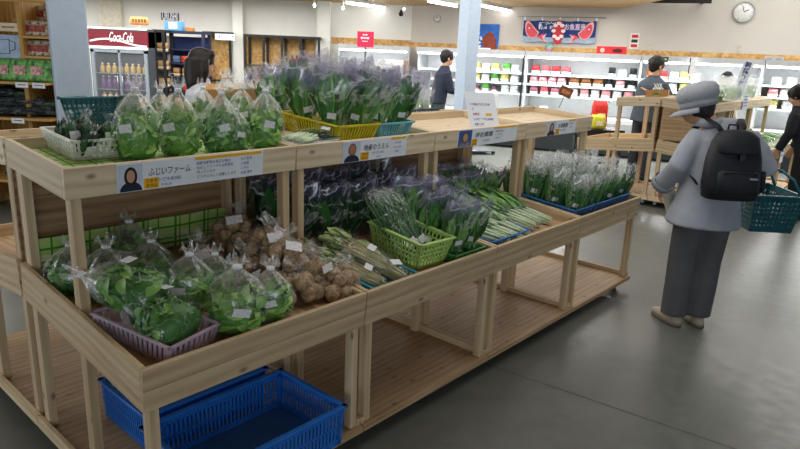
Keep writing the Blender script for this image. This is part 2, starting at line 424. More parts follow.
# ================================================================ the display units
def display_unit(name, label, panel=True, side=False):
    t = thing(name, label, 'display stand')
    RT = Matrix.Rotation(TL, 3, 'X'); RU = Matrix.Rotation(TU, 3, 'X')
    g = .003
    def rot_board(y0, z0, R_, x0, x1, dy0, dy1, dz0, dz1, bname, mat=PINE, par=t, split=0):
        """a board given in the tilted frame whose origin (y0,z0) is the front board's top outer edge"""
        m = MB(); q = V((0, y0, z0))
        def one(za, zb):
            c = V(((x0 + x1) / 2, (dy0 + dy1) / 2, (za + zb) / 2))
            m.box(q + R_ @ c, (x1 - x0, dy1 - dy0, zb - za), rot=R_)
        if split: one(dz0, (dz0 + dz1) / 2 - .0008); one((dz0 + dz1) / 2 + .0008, dz1)
        else: one(dz0, dz1)
        return m.build(bname, mat, par, bevel=.0015)
    dl = (D - .018) / cos(TL); du = (D - YU - .012) / cos(TU)
    rot_board(0, ZF, RT, g, L - g, 0, .018, -HB, 0, 'front_board', split=1)
    for x in (g, L - g - .018): rot_board(0, ZF, RT, x, x + .018, .0185, dl, -HB, 0, 'end_board')
    rot_board(0, ZF, RT, .022, L - .022, .02, dl - .02, -FL - .014, -FL, 'bin_floor', PLY)
    rot_board(0, ZF, RT, .022, L - .022, dl - .019, dl - .001, -HB, 0, 'back_board')
    rot_board(YU, ZU, RU, g, L - g, 0, .018, -HBU, 0, 'front_board', PINE2)
    for x in (g, L - g - .018): rot_board(YU, ZU, RU, x, x + .018, .0185, du, -HBU, 0, 'end_board', PINE2)
    rot_board(YU, ZU, RU, .022, L - .022, .02, du - .02, -FU - .014, -FU, 'bin_floor', PINE2)
    rot_board(YU, ZU, RU, .022, L - .022, du - .019, du - .001, -HBU, .0, 'back_board', PINE2)
    top_u = lambda y: ZU - .014 - FU + (y - YU) * tan(TU) - .004
    top_l = lambda y: ZF - .014 - FL + y * tan(TL) - .002
    for x in (.0225, L - .0225 - .032):
        m = MB(); m.box((x + .016, .042, (ZS + .0245 + top_l(.02)) / 2), (.032, .04, top_l(.02) - ZS - .0245)); m.build('post', PINE, t, bevel=.0015)
        for y in (YU + .042, D - .05):
            m = MB(); m.box((x + .016, y, (ZS + .0245 + top_u(y - .02)) / 2), (.032, .042, top_u(y - .02) - ZS - .0245)); m.build('post', PINE, t, bevel=.0015)
    m = MB()
    for k in range(4): m.box((L / 2, .0215 + (D - .02) / 4 * (k + .5), ZS + .012), (L - .006 - .037, (D - .02) / 4 - .001, .022))
    m.box((L / 2, .0105, ZS + .012), (L - .006, .02, .024))
    m.build('bottom_shelf', PLY, t)
    for x in (g, L - g - .018):
        m = MB(); m.box((x + .009, .021 + (D - .022) / 2, ZS + .025), (.018, D - .022, .05)); m.build('rail', PINE, t, bevel=.0015)
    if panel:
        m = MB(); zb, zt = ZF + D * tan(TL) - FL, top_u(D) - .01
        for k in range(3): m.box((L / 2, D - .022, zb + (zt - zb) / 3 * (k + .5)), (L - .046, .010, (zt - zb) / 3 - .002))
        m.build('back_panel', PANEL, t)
    if side:
        m = MB(); m.box((.0125, YU + (D - YU) / 2 + .01, (ZF + ZU) / 2 + .02), (.010, D - YU - .1, ZU - ZF - HBU - .05)); m.build('side_panel', PLY, t)
    for x in (.07, L - .07):
        for y in (.075, D - .075):
            m = MB(); m.box((x, y, ZS - .004), (.05, .04, .006)); m.box((x - .014, y + .006, .048), (.003, .03, .04)); m.box((x + .014, y + .006, .048), (.003, .03, .04))
            f = m.build('caster', STEEL, t)
            m = MB(); m.rings([[V((x + dx, y + .008 + cos(a) * rr, .0265 + sin(a) * rr)) for a in [2 * pi * j / 16 for j in range(16)]] for dx, rr in ((-.011, .02), (-.009, .0255), (.009, .0255), (.011, .02))])
            m.build('wheel', BLACK, f)
    return t

unit = display_unit('display_stand', 'two-tier pine stand nearest the camera with tied lettuce bags on top')
place(unit, (0, 0, 0))
u_lbl = ['two-tier pine stand with the yellow and light blue baskets on top',
         'two-tier pine stand with the white paper notice leaning in its upper tray']
for i in (1, 2): place(copy_tree(unit, u_lbl[i - 1]), (i * L, 0, 0))
unit4 = display_unit('display_stand', 'open-backed two-tier pine stand at the far end of the long row', panel=False)
place(unit4, (3 * L, 0, 0))
m_lbl = ['pine stand back to back with the nearest stand, holding the teal basket', 'pine stand behind the yellow basket, holding the cardboard box of greens', 'pine stand behind the white paper notice, holding the dark blue tray']
for i in range(3): place(copy_tree(unit, m_lbl[i]), ((i + 1) * L, 2 * D + .004, 0), (0, 0, pi))
X2 = 6.35
r2a = display_unit('display_stand', 'pine stand with plywood side beside the woman in the grey hat', panel=True, side=True); place(r2a, (X2, .03, 0))
place(copy_tree(unit, 'pine stand whose end faces the row, where the man in grey leans'), (X2 + L, 2 * D + .034, 0), (0, 0, pi))
place(copy_tree(unit, 'pine stand of green vegetables beyond the woman with the rucksack'), (X2 + L, .03, 0))
place(copy_tree(unit, 'farthest pine stand, carrying the clear acrylic bins'), (X2 + 2 * L, .03, 0))

# ================================================================ the room
def structure(name, mb, mat, **k): return tag(mb.build(name, mat, **k), kind='structure')
structure('floor', MB().box((0, 4, -.05), (26, 24, .1)), CONC)
seam = plain('#565a57', .8)
m = MB()
a, b = ground(430, 345), ground(700, 437); d = (b - a).normalized(); s_ = d.cross(V((0, 0, 1)))
A, B_ = a - d * .9, a + d * 6
m.quad(A - s_ * .003 + V((0, 0, .0008)), B_ - s_ * .003 + V((0, 0, .0008)), B_ + s_ * .003 + V((0, 0, .0008)), A + s_ * .003 + V((0, 0, .0008)))
structure('trim_1', m, seam)
WALL = plain('#c6c1b8', .8, var=.02, scale=2); WALLL = plain('#e2e2dc', .8, var=.02, scale=2); CEIL = wood('ceiling_boards', '#a98a5e', '#bf9f70', '#cfb184', knots=False)
WA = at(411, 40, 13.0); WA.z = 0; WB = at(800, 60, 10.5); WB.z = 0
WD = (WB - WA).normalized(); WN = V((WD.y, -WD.x, 0))           # WN points into the room
WROT = math.atan2(WD.y, WD.x)
WM = Matrix.Translation(WA) @ Matrix.Rotation(WROT, 4, 'Z')     # x along the wall, -y into the room
CH = 2.46
m = MB(); m.box((5, .05, 1.74), (10, .1, 3.48), M=WM); structure('wall_right', m, WALL)
m = MB(); m.box((WA.x - 6.5, 13.05, 1.4), (13, .1, 2.8)); structure('wall_left', m, WALLL)
XC = at(621, 10, 11.7).x
m = MB(); m.box(((XC - 13) / 2, 4, CH + .03), (XC + 13, 24, .06)); structure('ceiling', m, CEIL)
m = MB(); m.box(((XC + 13) / 2 + .05, 4, 3.45), (13 - XC - .1, 24, .06)); structure('ceiling_upper', m, WALL)
m = MB(); m.box((XC + .03, 4, CH + .5), (.05, 24, .94)); structure('trim_7', m, CEIL)
m = MB(); m.box((5, -.006, 1.73), (10, .012, .095), M=WM); structure('trim_2', m, OSB)
m = MB(); m.box((WA.x - .82, 12.99, 1.75), (1.64, .02, .12)); structure('trim_3', m, OSB)
for k, (u0, u1) in enumerate(((233, 243), (317, 330))):
    x0, x1 = at(u0, 40, 12.75).x, at(u1, 40, 12.75).x
    m = MB(); m.box(((x0 + x1) / 2, 12.87, 1.23), (x1 - x0, .25, 2.45)); structure('trim_%d' % (4 + k), m, WALLL)
PILLAR = plain('#a9b8c9', .5, var=.02)
def pillar(u, d, w, rz, label):
    p = at(u, 60, d); m = MB(); m.box((0, 0, CH / 2), (w, w, CH - .002)); o = m.build('pillar', PILLAR, bevel=.012)
    tag(o, label, 'pillar', kind='structure'); place(o, (p.x, p.y, 0), (0, 0, rz), row=False); return o
o = pillar(70.5, 4.9, .245, radians(32), 'wide pale blue-grey pillar beside the wooden rack'); 
o = pillar(467, 9.4, .225, radians(38), 'slim pale blue-grey pillar standing before the chilled cases')

# ================================================================ lamps and added fill lights
def area(name, loc, sx, sy, power, col=(1, 1, 1), rot=(0, 0, 0)):
    l = bpy.data.lights.new(name, 'AREA'); l.shape = 'RECTANGLE'; l.size = sx; l.size_y = sy; l.energy = power; l.color = col
    o = bpy.data.objects.new(name, l); C.objects.link(o); o.location = loc; o.rotation_euler = rot; return o
TUBE = emit('tube_light', '#ffffff', 14)
def fixture(u0, v0, u1, v1, z, label):
    a = ground(u0, v0, z); b = ground(u1, v1, z); d = b - a; t = thing('ceiling_light', label, 'light', 'fluorescent ceiling lights')
    a2 = V((0, 0, 0)); ln = d.length
    m = MB(); m.box((ln / 2, 0, .045), (ln, .10, .05)); m.build('housing', WHITE, t)
    m = MB(); m.tube([(0.02, 0, 0), (ln - .02, 0, 0)], .022, 8); m.build('tube', TUBE, t)
    place(t, a, (0, 0, math.atan2(d.y, d.x)), row=False)
for u0, v0, u1, v1, lb in ((346, 2.5, 385, 8, 'fluorescent tube light above the pink-red sign'), (403, 9, 437, 14, 'fluorescent tube light above the man in navy'),
                       (428, 1, 457, 6, 'fluorescent tube light meeting the slim pillar'), (480, 5.5, 514, 12, 'fluorescent tube light above the blue poster')):
    fixture(u0, v0, u1, v1, 2.39, lb)
area('lamp_back', (-.5, 9.3, 2.4), 8, 4, 290, (1, .98, .95))
area('fill_back_far', (-5, 9.5, 2.4), 6, 5, 450, (1, .98, .95))  # unseen fill light, added to brighten the left-hand wall
area('lamp_back_side', (6.2, 8.0, 3.3), 4, 5, 190, (1, .98, .95))
area('lamp_mid', (-.3, 3.8, 2.43), 4.5, 3.0, 62, (1, .98, .95))
area('lamp_side', (-5.5, 2.0, 1.6), 3, 2.2, 70, (.86, .94, 1), (radians(90), 0, radians(-90)))
area('lamp_front_fill', (1.2, -3.2, 1.9), 5, 2.4, 66, (.88, .95, 1), (radians(84), 0, radians(8)))  # unseen frontal fill behind the camera, added to lift the lower bins
w = bpy.data.worlds.new('world'); w.use_nodes = True; bpy.context.scene.world = w
w.node_tree.nodes['Background'].inputs[0].default_value = (.62, .74, .9, 1); w.node_tree.nodes['Background'].inputs[1].default_value = .6

# ================================================================ camera
cd = bpy.data.cameras.new('camera'); cam = bpy.data.objects.new('camera', cd); C.objects.link(cam)
cd.sensor_width = 36; cd.lens = FPX / 800 * 36; cd.clip_end = 60
cx = _R * _c + _U * _s; cy = -_R * _s + _U * _c
cam.matrix_world = Matrix(((cx.x, cy.x, -_F.x, 0), (cx.y, cy.y, -_F.y, 0), (cx.z, cy.z, -_F.z, CAM_H), (0, 0, 0, 1)))
bpy.context.scene.camera = cam
bpy.context.scene.view_settings.view_transform = 'Standard'
bpy.context.scene.cycles.transparent_max_bounces = 24
bpy.context.scene.cycles.max_bounces = 6
#@@CONTENT

# ================================================================ baskets and crates
def lattice_box(name, label, cat, lx, ly, h, mat, taper=.88, bars=10, rows=1, bar=.5, rim=.012, floor_mat=None, band=.0):
    """open tray: perforated slatted walls, a rim, a floor. origin at the middle of its bottom"""
    t = thing(name, label, cat)
    bx, by = lx * taper / 2, ly * taper / 2; tx, ty = lx / 2, ly / 2
    mb = MB(); mb.box((0, 0, .003), (2 * bx, 2 * by, .006)); mb.build('base', floor_mat or mat, t)
    w = MB()
    cb = [V((-bx, -by, 0)), V((bx, -by, 0)), V((bx, by, 0)), V((-bx, by, 0))]
    ct = [V((-tx, -ty, h)), V((tx, -ty, h)), V((tx, ty, h)), V((-tx, ty, h))]
    th = .0035
    for k in range(4):
        a0, b0, a1, b1 = cb[k], cb[(k + 1) % 4], ct[k], ct[(k + 1) % 4]
        ln = (b1 - a1).length; n = max(3, int(round(bars * ln / max(lx, ly))))
        P = lambda s_, q: (a0.lerp(b0, s_)).lerp(a1.lerp(b1, s_), q)
        nin = (b0 - a0).cross(a1 - a0).normalized() * th
        def strip(s0, s1, q0, q1):
            o = len(w.v); c = [P(s0, q0), P(s1, q0), P(s1, q1), P(s0, q1)]
            w.v += c + [p - nin for p in c]; r = .5
            for f in ((0, 1, 2, 3), (7, 6, 5, 4), (0, 4, 5, 1), (1, 5, 6, 2), (2, 6, 7, 3), (3, 7, 4, 0)): w.face([o + i for i in f], None, r)
        e = .03
        for i in range(n + 1):
            hw = bar / n / 2
            s0, s1 = max(0, i / n - hw), min(1, i / n + hw)
            if i in (0, n): s0, s1 = (0, hw + e) if i == 0 else (1 - hw - e, 1)
            strip(s0, s1, 0, .97)
        strip(0, 1, 0, .13 + band); strip(0, 1, .86 - band, .97)
        for j in range(1, rows): strip(0, 1, .13 + .73 * j / rows - .03, .13 + .73 * j / rows + .03)
    w.build('perforated_wall', mat, t)
    r = MB()
    for k in range(4): 
        a1, b1 = ct[k], ct[(k + 1) % 4]; c = (a1 + b1) / 2; d = b1 - a1
        r.box((c.x, c.y, h - .004), (abs(d.x) + rim if abs(d.x) > .01 else rim, abs(d.y) + rim if abs(d.y) > .01 else rim, .009))
    r.build('rim', mat, t, bevel=.002)
    return t

def put_in(o, u, v, where, rz=0.0, lift=.001, rx=0.0, ry=0.0, s=1.0):
    """stand a thing on a bin floor at the spot the photo shows, tilted like the floor"""
    low_ = where == 'low'; p = (low if low_ else upp)(u, v)
    p.z += lift
    M = Matrix.Translation(p) @ Matrix.Rotation(TL if low_ else TU, 4, 'X') @ Euler((rx, ry, rz)).to_matrix().to_4x4() @ Matrix.Diagonal((s, s, s, 1))
    o.matrix_basis = ROWM @ M; return o

def put_row(o, x, y, where, rz=0.0, lift=.001, rx=0.0, ry=0.0, s=1.0):
    z = (zl if where == 'low' else zu)(y) + lift; k = (TL if where == 'low' else TU) * (1 if y <= D else -1)
    M = Matrix.Translation((x, y, z)) @ Matrix.Rotation(k, 4, 'X') @ Euler((rx, ry, rz)).to_matrix().to_4x4() @ Matrix.Diagonal((s, s, s, 1) if not hasattr(s, '__len__') else tuple(s) + (1,))
    o.matrix_basis = ROWM @ M; return o

# ================================================================ bags of vegetables
def sticker(parent, p, nrm, w=.042, h=.028, roll=0.0):
    n = V(nrm).normalized(); x = V((0, 0, 1)).cross(n)
    x = x.normalized() if x.length > .1 else V((1, 0, 0)); y = n.cross(x)
    x, y = x * cos(roll) + y * sin(roll), y * cos(roll) - x * sin(roll)
    m = MB(); p = V(p) + n * .004
    m.quad(p - x * w / 2 - y * h / 2, p + x * w / 2 - y * h / 2, p + x * w / 2 + y * h / 2, p - x * w / 2 + y * h / 2)
    return m.build('price_sticker', STICK, parent, solid=-.0006)

def rv(a=1.0): return V((rng.uniform(-a, a), rng.uniform(-a, a), rng.uniform(-a, a)))

def tied_bag(kind, leafm, seed, h=.25, rx=.078, ry=.064, film_mat=None, stick=True, dense=110, tie_col=TIE):
    rng.seed(seed)
    t = thing('greens_bag', 'x', 'bag of greens')
    hb = h * .80
    prof = [(0, .62), (.03, .88), (.12, 1.0), (.30, 1.0), (.46, .93), (.60, .76), (.72, .50), (.82, .22), (.865, .11), (.90, .13), (.95, .22), (1.0, .30)]
    m = MB()
    core = [(z, r) for z, r in prof if z <= .60]
    m.rings([[V((cos(a) * rx * r * .80, sin(a) * ry * r * .80, z * hb * 1.02 + .003)) * (1) for a in [2 * pi * j / 12 for j in range(12)]] for z, r in core], r=.12)
    for i in range(dense):
        z = rng.uniform(.02, .78); a = rng.uniform(0, 2 * pi)
        r = [q for zz, q in prof if zz <= z][-1]
        p = V((cos(a) * rx * r * .80, sin(a) * ry * r * .80, z * hb * .86))
        n = V((cos(a), sin(a), .25)); tan_ = V((-sin(a), cos(a), 0)) * rng.uniform(-1.2, 1.2) + V((0, 0, rng.uniform(.2, 1)))
        m.leaf(p + n * rng.uniform(-.006, .004), tan_, n + rv(.35), rng.uniform(.3, .62) * hb * .5, rng.uniform(.02, .036), curl=rng.uniform(.3, 1.5), fold=rng.uniform(-.5, .7))
    m.build('leaves', leafm, t)
    m = MB(); rs = []
    nn = 28; ph = rng.uniform(0, 6)
    for z, r in prof:
        z2 = z * h; R_ = []
        pl = .05 + max(0, z - .40) * .5
        for j in range(nn):
            a = 2 * pi * j / nn
            k = r * (1 + pl * sin(7 * a + ph + z * 3) * .8 + .06 * sin(3 * a + ph * 2))
            dz = (.02 * sin(5 * a + ph)) if z > .95 else 0
            R_.append(V((cos(a) * rx * k, sin(a) * ry * k, z2 + dz)))
        rs.append(R_)
    m.rings(rs, cap0=True, cap1=False); m.build('plastic_film', film_mat or FILM, t)
    m = MB(); zt = h * .875
    m.rings([[V((cos(a) * q, sin(a) * q * .85, zz)) for a in [2 * pi * j / 10 for j in range(10)]] for zz, q in ((zt - .006, .011), (zt, .0135), (zt + .007, .011))])
    m.build('tie', tie_col, t)
    if stick:
        a = -pi / 2 + rng.uniform(-.45, .45); z = .42
        sticker(t, (cos(a) * rx * 1.03, sin(a) * ry * 1.03, z * h), (cos(a), sin(a), .15), roll=rng.uniform(-.3, .3))
    return t

def taro_bag(seed):
    rng.seed(seed)
    t = thing('taro_bag', 'x', 'bag of taro roots')
    spots = []
    for i in range(7):
        a = 2 * pi * i / 7 + rng.uniform(-.2, .2); spots.append((cos(a) * .062, sin(a) * .045, .024))
    for i in range(4):
        a = 2 * pi * i / 4 + rng.uniform(-.3, .3); spots.append((cos(a) * .034, sin(a) * .026, .058))
    for i, p in enumerate(spots):
        m = MB(); s_ = rng.uniform(.85, 1.15)
        m.ball((0, 0, 0), (.024 * s_, .024 * s_, .029 * s_), 10, 8, jit=.18, seed=seed * 7 + i)
        o = m.build('taro', TARO, t); o.location = p; o.rotation_euler = (rng.uniform(-1.4, 1.4), rng.uniform(-1.4, 1.4), 0)
    m = MB(); rs = []; ph = rng.uniform(0, 6)
    for z, r in ((-.001, .7), (.01, .95), (.03, 1.03), (.055, .95), (.075, .72), (.09, .4), (.10, .14), (.112, .16), (.13, .4)):
        rs.append([V((cos(a) * .098 * r * (1 + .09 * sin(5 * a + ph) + .05 * sin(9 * a)), sin(a) * .078 * r * (1 + .09 * sin(4 * a + ph)), z + (.012 * sin(4 * a) if z > .12 else 0))) for a in [2 * pi * j / 26 for j in range(26)]])
    m.rings(rs, cap1=False); m.build('plastic_film', FILMT, t)
    a = rng.uniform(-2.2, -.9)
    sticker(t, (cos(a) * .05, sin(a) * .045, .08), (cos(a) * .6, sin(a) * .6, .8), .052, .034, rng.uniform(-.5, .5))
    return t

def upright_bag(seed, leafm, film_mat, h=.30, wt=.085, n=24, broad=True, stick=True, stemm=None):
    """flat pointed sleeve: narrow foot, wide open top, leaves standing in it"""
    rng.seed(seed)
    t = thing('greens_sleeve', 'x', 'bag of greens')
    m = MB()
    for i in range(n):
        a = rng.uniform(0, 2 * pi); q = math.sqrt(rng.random())
        b = V((cos(a) * .022 * q, sin(a) * .016 * q, .01)); d = V((cos(a) * q * .30, sin(a) * q * .17, 1))
        if broad:
            m.tube([b, b + d * h * .26], [.003, .0035], 5)
            m.leaf(b + d * h * .18, d, V((cos(a), sin(a), .1)) + rv(.4), h * rng.uniform(.48, .70), rng.uniform(.05, .085), curl=rng.uniform(-.1, .6), fold=rng.uniform(0, .5))
        else:
            m.leaf(b, d + rv(.06), V((cos(a), sin(a), .1)) + rv(.6), h * rng.uniform(.5, .78), rng.uniform(.014, .026), curl=rng.uniform(-.1, .35), fold=.4)
    m.build('leaves', leafm, t)
    m = MB(); rs = []; ph = rng.uniform(0, 6)
    for z, fx, fy in ((0, .30, .30), (.02, .36, .36), (.25, .58, .6), (.5, .82, .75), (.75, .94, .72), (.92, .90, .40), (1.0, .86, .20)):
        rs.append([V((cos(a) * wt * fx * (1 + .05 * sin(6 * a + ph)), sin(a) * wt * .62 * fy * (1 + .16 * z * sin(7 * a + ph)), z * h + (.012 * sin(3 * a + ph) + .005 * sin(7 * a) if z > .95 else 0))) for a in [2 * pi * j / 26 for j in range(26)]])
    m.rings(rs, cap1=False); m.build('plastic_film', film_mat, t)
    if stick: sticker(t, (rng.uniform(-.01, .01), -wt * .62 * .66, h * .34), (0, -1, -.15), .036, .026, rng.uniform(-.2, .2))
    return t

def stalk_bag(seed, stemm, leafm, ln=.36, w=.075, n=30, leafy=.35, film_mat=None, stick=True, leafw=.022, th=.0032):
    """long bunch lying along +y (leafy tips at +y), flattened sleeve. origin under its middle"""
    rng.seed(seed)
    t = thing('stalk_bag', 'x', 'bag of stalks')
    m = MB(); lf = MB()
    for i in range(n):
        x0 = rng.uniform(-1, 1); z0 = rng.uniform(.008, .045) * (1 - .4 * abs(x0))
        p0 = V((x0 * w * .32, -ln / 2 + rng.uniform(0, .02), z0)); p2 = V((x0 * w * .62 + rng.uniform(-.008, .008), ln * (.5 - leafy) + rng.uniform(-.02, .03), z0 + rng.uniform(0, .012)))
        pm = (p0 + p2) / 2 + V((rng.uniform(-.005, .005), 0, rng.uniform(-.002, .006)))
        m.tube([p0, pm, p2], [th, th * 1.05, th * .8], 5)
        for k in range(3 if leafw > .015 else 1):
            d = V((x0 * .25 + rng.uniform(-.3, .3) * (leafw / .02), 1, rng.uniform(-.05, .25)))
            lf.leaf(p2 - V((0, rng.uniform(0, .03), 0)), d, V((rng.uniform(-.5, .5), 0, 1)), ln * leafy * rng.uniform(.6, 1.0), leafw * rng.uniform(.7, 1.3), curl=rng.uniform(-.1, .5), fold=.3)
    m.build('stems', stemm, t); lf.build('leaves', leafm, t)
    m = MB(); rs = []; ph = rng.uniform(0, 6)
    for y, fx, fz in ((-.53, .5, .3), (-.5, .55, .75), (-.3, .7, 1), (0, .85, 1.08), (.25, .98, 1.1), (.45, 1.08, .9), (.56, 1.12, .5)):
        rs.append([V((cos(a) * w * fx * (1 + .03 * sin(6 * a + ph)), y * ln, .029 * fz * (1 + sin(a) * (1 + .10 * sin(8 * a + y * 9)))  + .0005)) for a in [2 * pi * j / 22 for j in range(22)]])
    m.rings(rs, cap0=False, cap1=False); m.build('plastic_film', film_mat or FILML, t)
    if stick: sticker(t, (rng.uniform(-.01, .01), -ln * .22, .064), (0, -.1, 1), .05, .034, rng.uniform(-.5, .5))
    return t

UPM = 'lettuce bag'
# ---- upper tray of the nearest stand: white basket with pouches, then eight tied bags
cl = MB(); cl.rings([[V((x, y, .0012 + .0012 * sin(x * 40) * sin(y * 50))) for x in [(-.42 + .035 * i) for i in range(25)]] for y in [(-.225 + .045 * j) for j in range(11)]], closed=False, cap0=False, cap1=False)
for k in range(len(cl.uv)): cl.uv[k] = [(cl.v[i].x, cl.v[i].y) for i in cl.f[k]]
o = tag(cl.build('check_cloth', CHECK), 'green checked cloth lining the tray under the white basket', 'cloth')
put_row(o, L / 2, (YU + D) / 2, 'upp', lift=.0005)
m = MB(); m.rings([[V((x, .0 + .004 * sin(x * 25), z)) for x in [(-.42 + .04 * i) for i in range(22)]] for z in (0, .045, .09, .135)], closed=False, cap0=False, cap1=False)
for k in range(len(m.uv)): m.uv[k] = [(m.v[i].x, m.v[i].z) for i in m.f[k]]
o = tag(m.build('check_cloth', CHECK), 'green checked cloth hanging behind the leafy bags in the lower bin', 'cloth')
put_row(o, L / 2, D - .05, 'low', lift=.012)

CH_W = plain('#dfe3da', .5)
wb = lattice_box('slotted_basket', 'white slotted basket of small dark green pouches at the stand corner', 'basket', .19, .26, .07, CH_W, .93, 12, 3, .45)
pb = V((.215, .73, 0)); put_row(wb, pb.x, pb.y + .04, 'upp', rz=.0, lift=.004)
def pouch(seed):
    rng.seed(seed); t = thing('herb_pouch', 'x', 'pouch of greens')
    m = MB()
    for i in range(26):
        a = rng.uniform(0, 6.28); m.leaf((cos(a) * .022 * rng.random(), sin(a) * .012, rng.uniform(.005, .03)), (cos(a) * .3, sin(a) * .2, 1), V((cos(a), sin(a), .1)) + rv(.6), .07, .022, curl=.3)
    m.build('leaves', DKG, t)
    m = MB(); rs = []
    for z, fx, fy in ((0, .9, .5), (.012, 1, .9), (.06, 1, 1), (.085, .8, .6), (.1, .25, .3), (.106, .2, .25), (.13, .55, .3)):
        rs.append([V((cos(a) * .036 * fx * (1 + .08 * sin(5 * a)), sin(a) * .022 * fy, z)) for a in [2 * pi * j / 18 for j in range(18)]])
    m.rings(rs, cap1=False); m.build('plastic_film', FILMW, t)
    sticker(t, (0, -.023, .045), (0, -1, .1), .036, .042, 0)
    return t
K = [Kind(pouch(11)), Kind(pouch(12))]
pts = [(-.055, -.105, .22, 'herb pouch with a big white label at the front corner of the white basket'), (-.05, -.02, .1, 'herb pouch second from the front in the white basket, outer column'),
       (-.05, .06, .3, 'herb pouch third from the front in the white basket, outer column'), (.0, -.05, -.1, 'herb pouch standing mid-basket in the white slotted basket'),
       (.015, .035, .2, 'herb pouch with white knotted top behind the middle one in the white basket'), (.06, -.085, -.2, 'herb pouch of the white basket nearest the first lettuce bag'), (.03, .10, 0, 'herb pouch at the back end of the white basket')]
for i, (dx, dy, rz, lb) in enumerate(pts):
    o = K[i % 2].put(lb, None, (0, 0, 0)); put_row(o, pb.x + dx * .95, pb.y + .04 + dy * .85, 'upp', rz=rz, lift=.016, rx=.15 * (-1) ** i + (.5 if i == 0 else 0), s=1.02)

KL = [Kind(tied_bag('lettuce', LETT, s_, h=.27, rx=.084, ry=.068)) for s_ in (21, 22, 23, 24)]
KM = [Kind(tied_bag('mid', MIDG, s_, h=.27, rx=.082, ry=.068)) for s_ in (31, 32)]
for k in KL + KM: pass
ups = [(137, 159, KL[0], 1.02, .2, 'tied clear bag of bright lettuce next to the white basket'),
       (179, 156, KL[1], 1.0, -.3, 'tied clear bag of lettuce second from the white basket'),
       (221, 153, KM[0], .95, .5, 'bag of darker greens with two price stickers, third from the white basket'),
       (264, 149, KL[2], .98, -.1, 'tied clear bag of lettuce at the end of the tray by the flat pack'),
       (161, 143, KM[1], .85, .9, 'bag of greens tucked behind the first two lettuce bags'),
       (203, 137, KL[3], .86, .3, 'tied bag of greens behind the second and third lettuce bags'),
       (241, 135, KL[1], .86, 1.1, 'tied clear bag of greens standing behind the end lettuce bag'),
       (236, 153, KM[1], .70, 0, 'small bag of greens squeezed between the third bag and the end bag')]
for u, v, k, s_, rz, lb in ups:
    o = k.put(lb, None, (0, 0, 0)); put_in(o, u, v, 'upp', rz=YAW * -0 + rz * .4 - .7, lift=.004, s=s_)

# ---- upper tray of the second stand: flat pack, yellow basket, light blue basket, printed sleeves
p = V((1.075, .53, 0))
fp = thing('flat_pack', 'flat film-wrapped pack of long green onions in front of the yellow basket', 'vegetable pack')
m = MB(); m.loft([(0, 0, .0, .11, .05), (0, 0, .012, .125, .06), (0, 0, .016, .128, .063)], 20, 5); m.build('tray', plain('#dfe6ea', .4), fp)
m = MB(); w_ = MB()
for i in range(26):
    y = rng.uniform(-.045, .045); m.leaf((rng.uniform(-.06, .0), y, .018 + rng.random() * .018), (1, rng.uniform(-.15, .15), .06), (0, rng.uniform(-.4, .4), 1), .12, .016, curl=.2)
    w_.tube([(-.11, y, .018 + rng.random() * .012), (-.02, y * .9, .022 + rng.random() * .015)], .0045, 5)
m.build('leaves', DKG, fp); w_.build('stems', WSTEM, fp)
m = MB(); m.loft([(0, 0, .012, .128, .062), (0, 0, .035, .118, .054), (0, 0, .046, .085, .035)], 22, 4); m.build('plastic_film', FILM, fp)
sticker(fp, (.06, -.02, .046), (0, -.1, 1), .05, .03, .4)
put_row(fp, p.x + .005, p.y + .02, 'upp', rz=.25, lift=.012, s=(1.15, 1.3, 1.25))

YB = plain('#d2c41f', .45); LB = plain('#6fb9c9', .45)
p0 = upp(333, 138); p1 = upp(366, 134.5)
yb = lattice_box('slotted_basket', 'yellow slotted basket packed with purple-printed sleeves of greens', 'basket', .27, .42, .085, YB, .86, 22, 1, .42)
ybx, yby = 1.33, .715
put_row(yb, ybx, yby, 'upp', lift=.003)
p0 = upp(367, 134); 
bb = lattice_box('slotted_basket', 'light blue slotted basket beside the yellow one', 'basket', .24, .38, .08, LB, .86, 20, 1, .42)
bbx, bby = ybx + .268, yby - .01
put_row(bb, bbx, bby, 'upp', lift=.003)
KP = [Kind(upright_bag(s_, SPIN, FILMP, h=.32, wt=.125, n=30)) for s_ in (41, 42, 43)]
for i in range(4):
    o = KP[i % 3].put('purple-printed sleeve of spinach in the yellow basket, ' + ['front end, nearer the flat pack', 'front end, nearer the light blue basket', 'back end, nearer the lettuce bags', 'back end, nearer the light blue basket'][i], None, (0, 0, 0))
    put_row(o, ybx - .065 + .13 * (i % 2), yby - .11 + .20 * (i // 2), 'upp', rz=rng.uniform(-.3, .3) - .6, lift=.01, rx=.16 + rng.uniform(-.1, .1), ry=-.14 + .28 * (i % 2), s=1.1 + .06 * (i // 2))
for i in range(4):
    o = KP[(i + 1) % 3].put('purple-printed sleeve of spinach in the light blue basket, ' + ['front corner by the yellow basket', 'front outer corner', 'back corner by the yellow basket', 'back outer corner'][i], None, (0, 0, 0))
    put_row(o, bbx - .055 + .11 * (i % 2), bby - .10 + .19 * (i // 2), 'upp', rz=rng.uniform(-.3, .3) - .6, lift=.01, rx=.12 + rng.uniform(-.1, .1), ry=-.10 + .28 * (i % 2), s=1.04 + .06 * (i // 2))

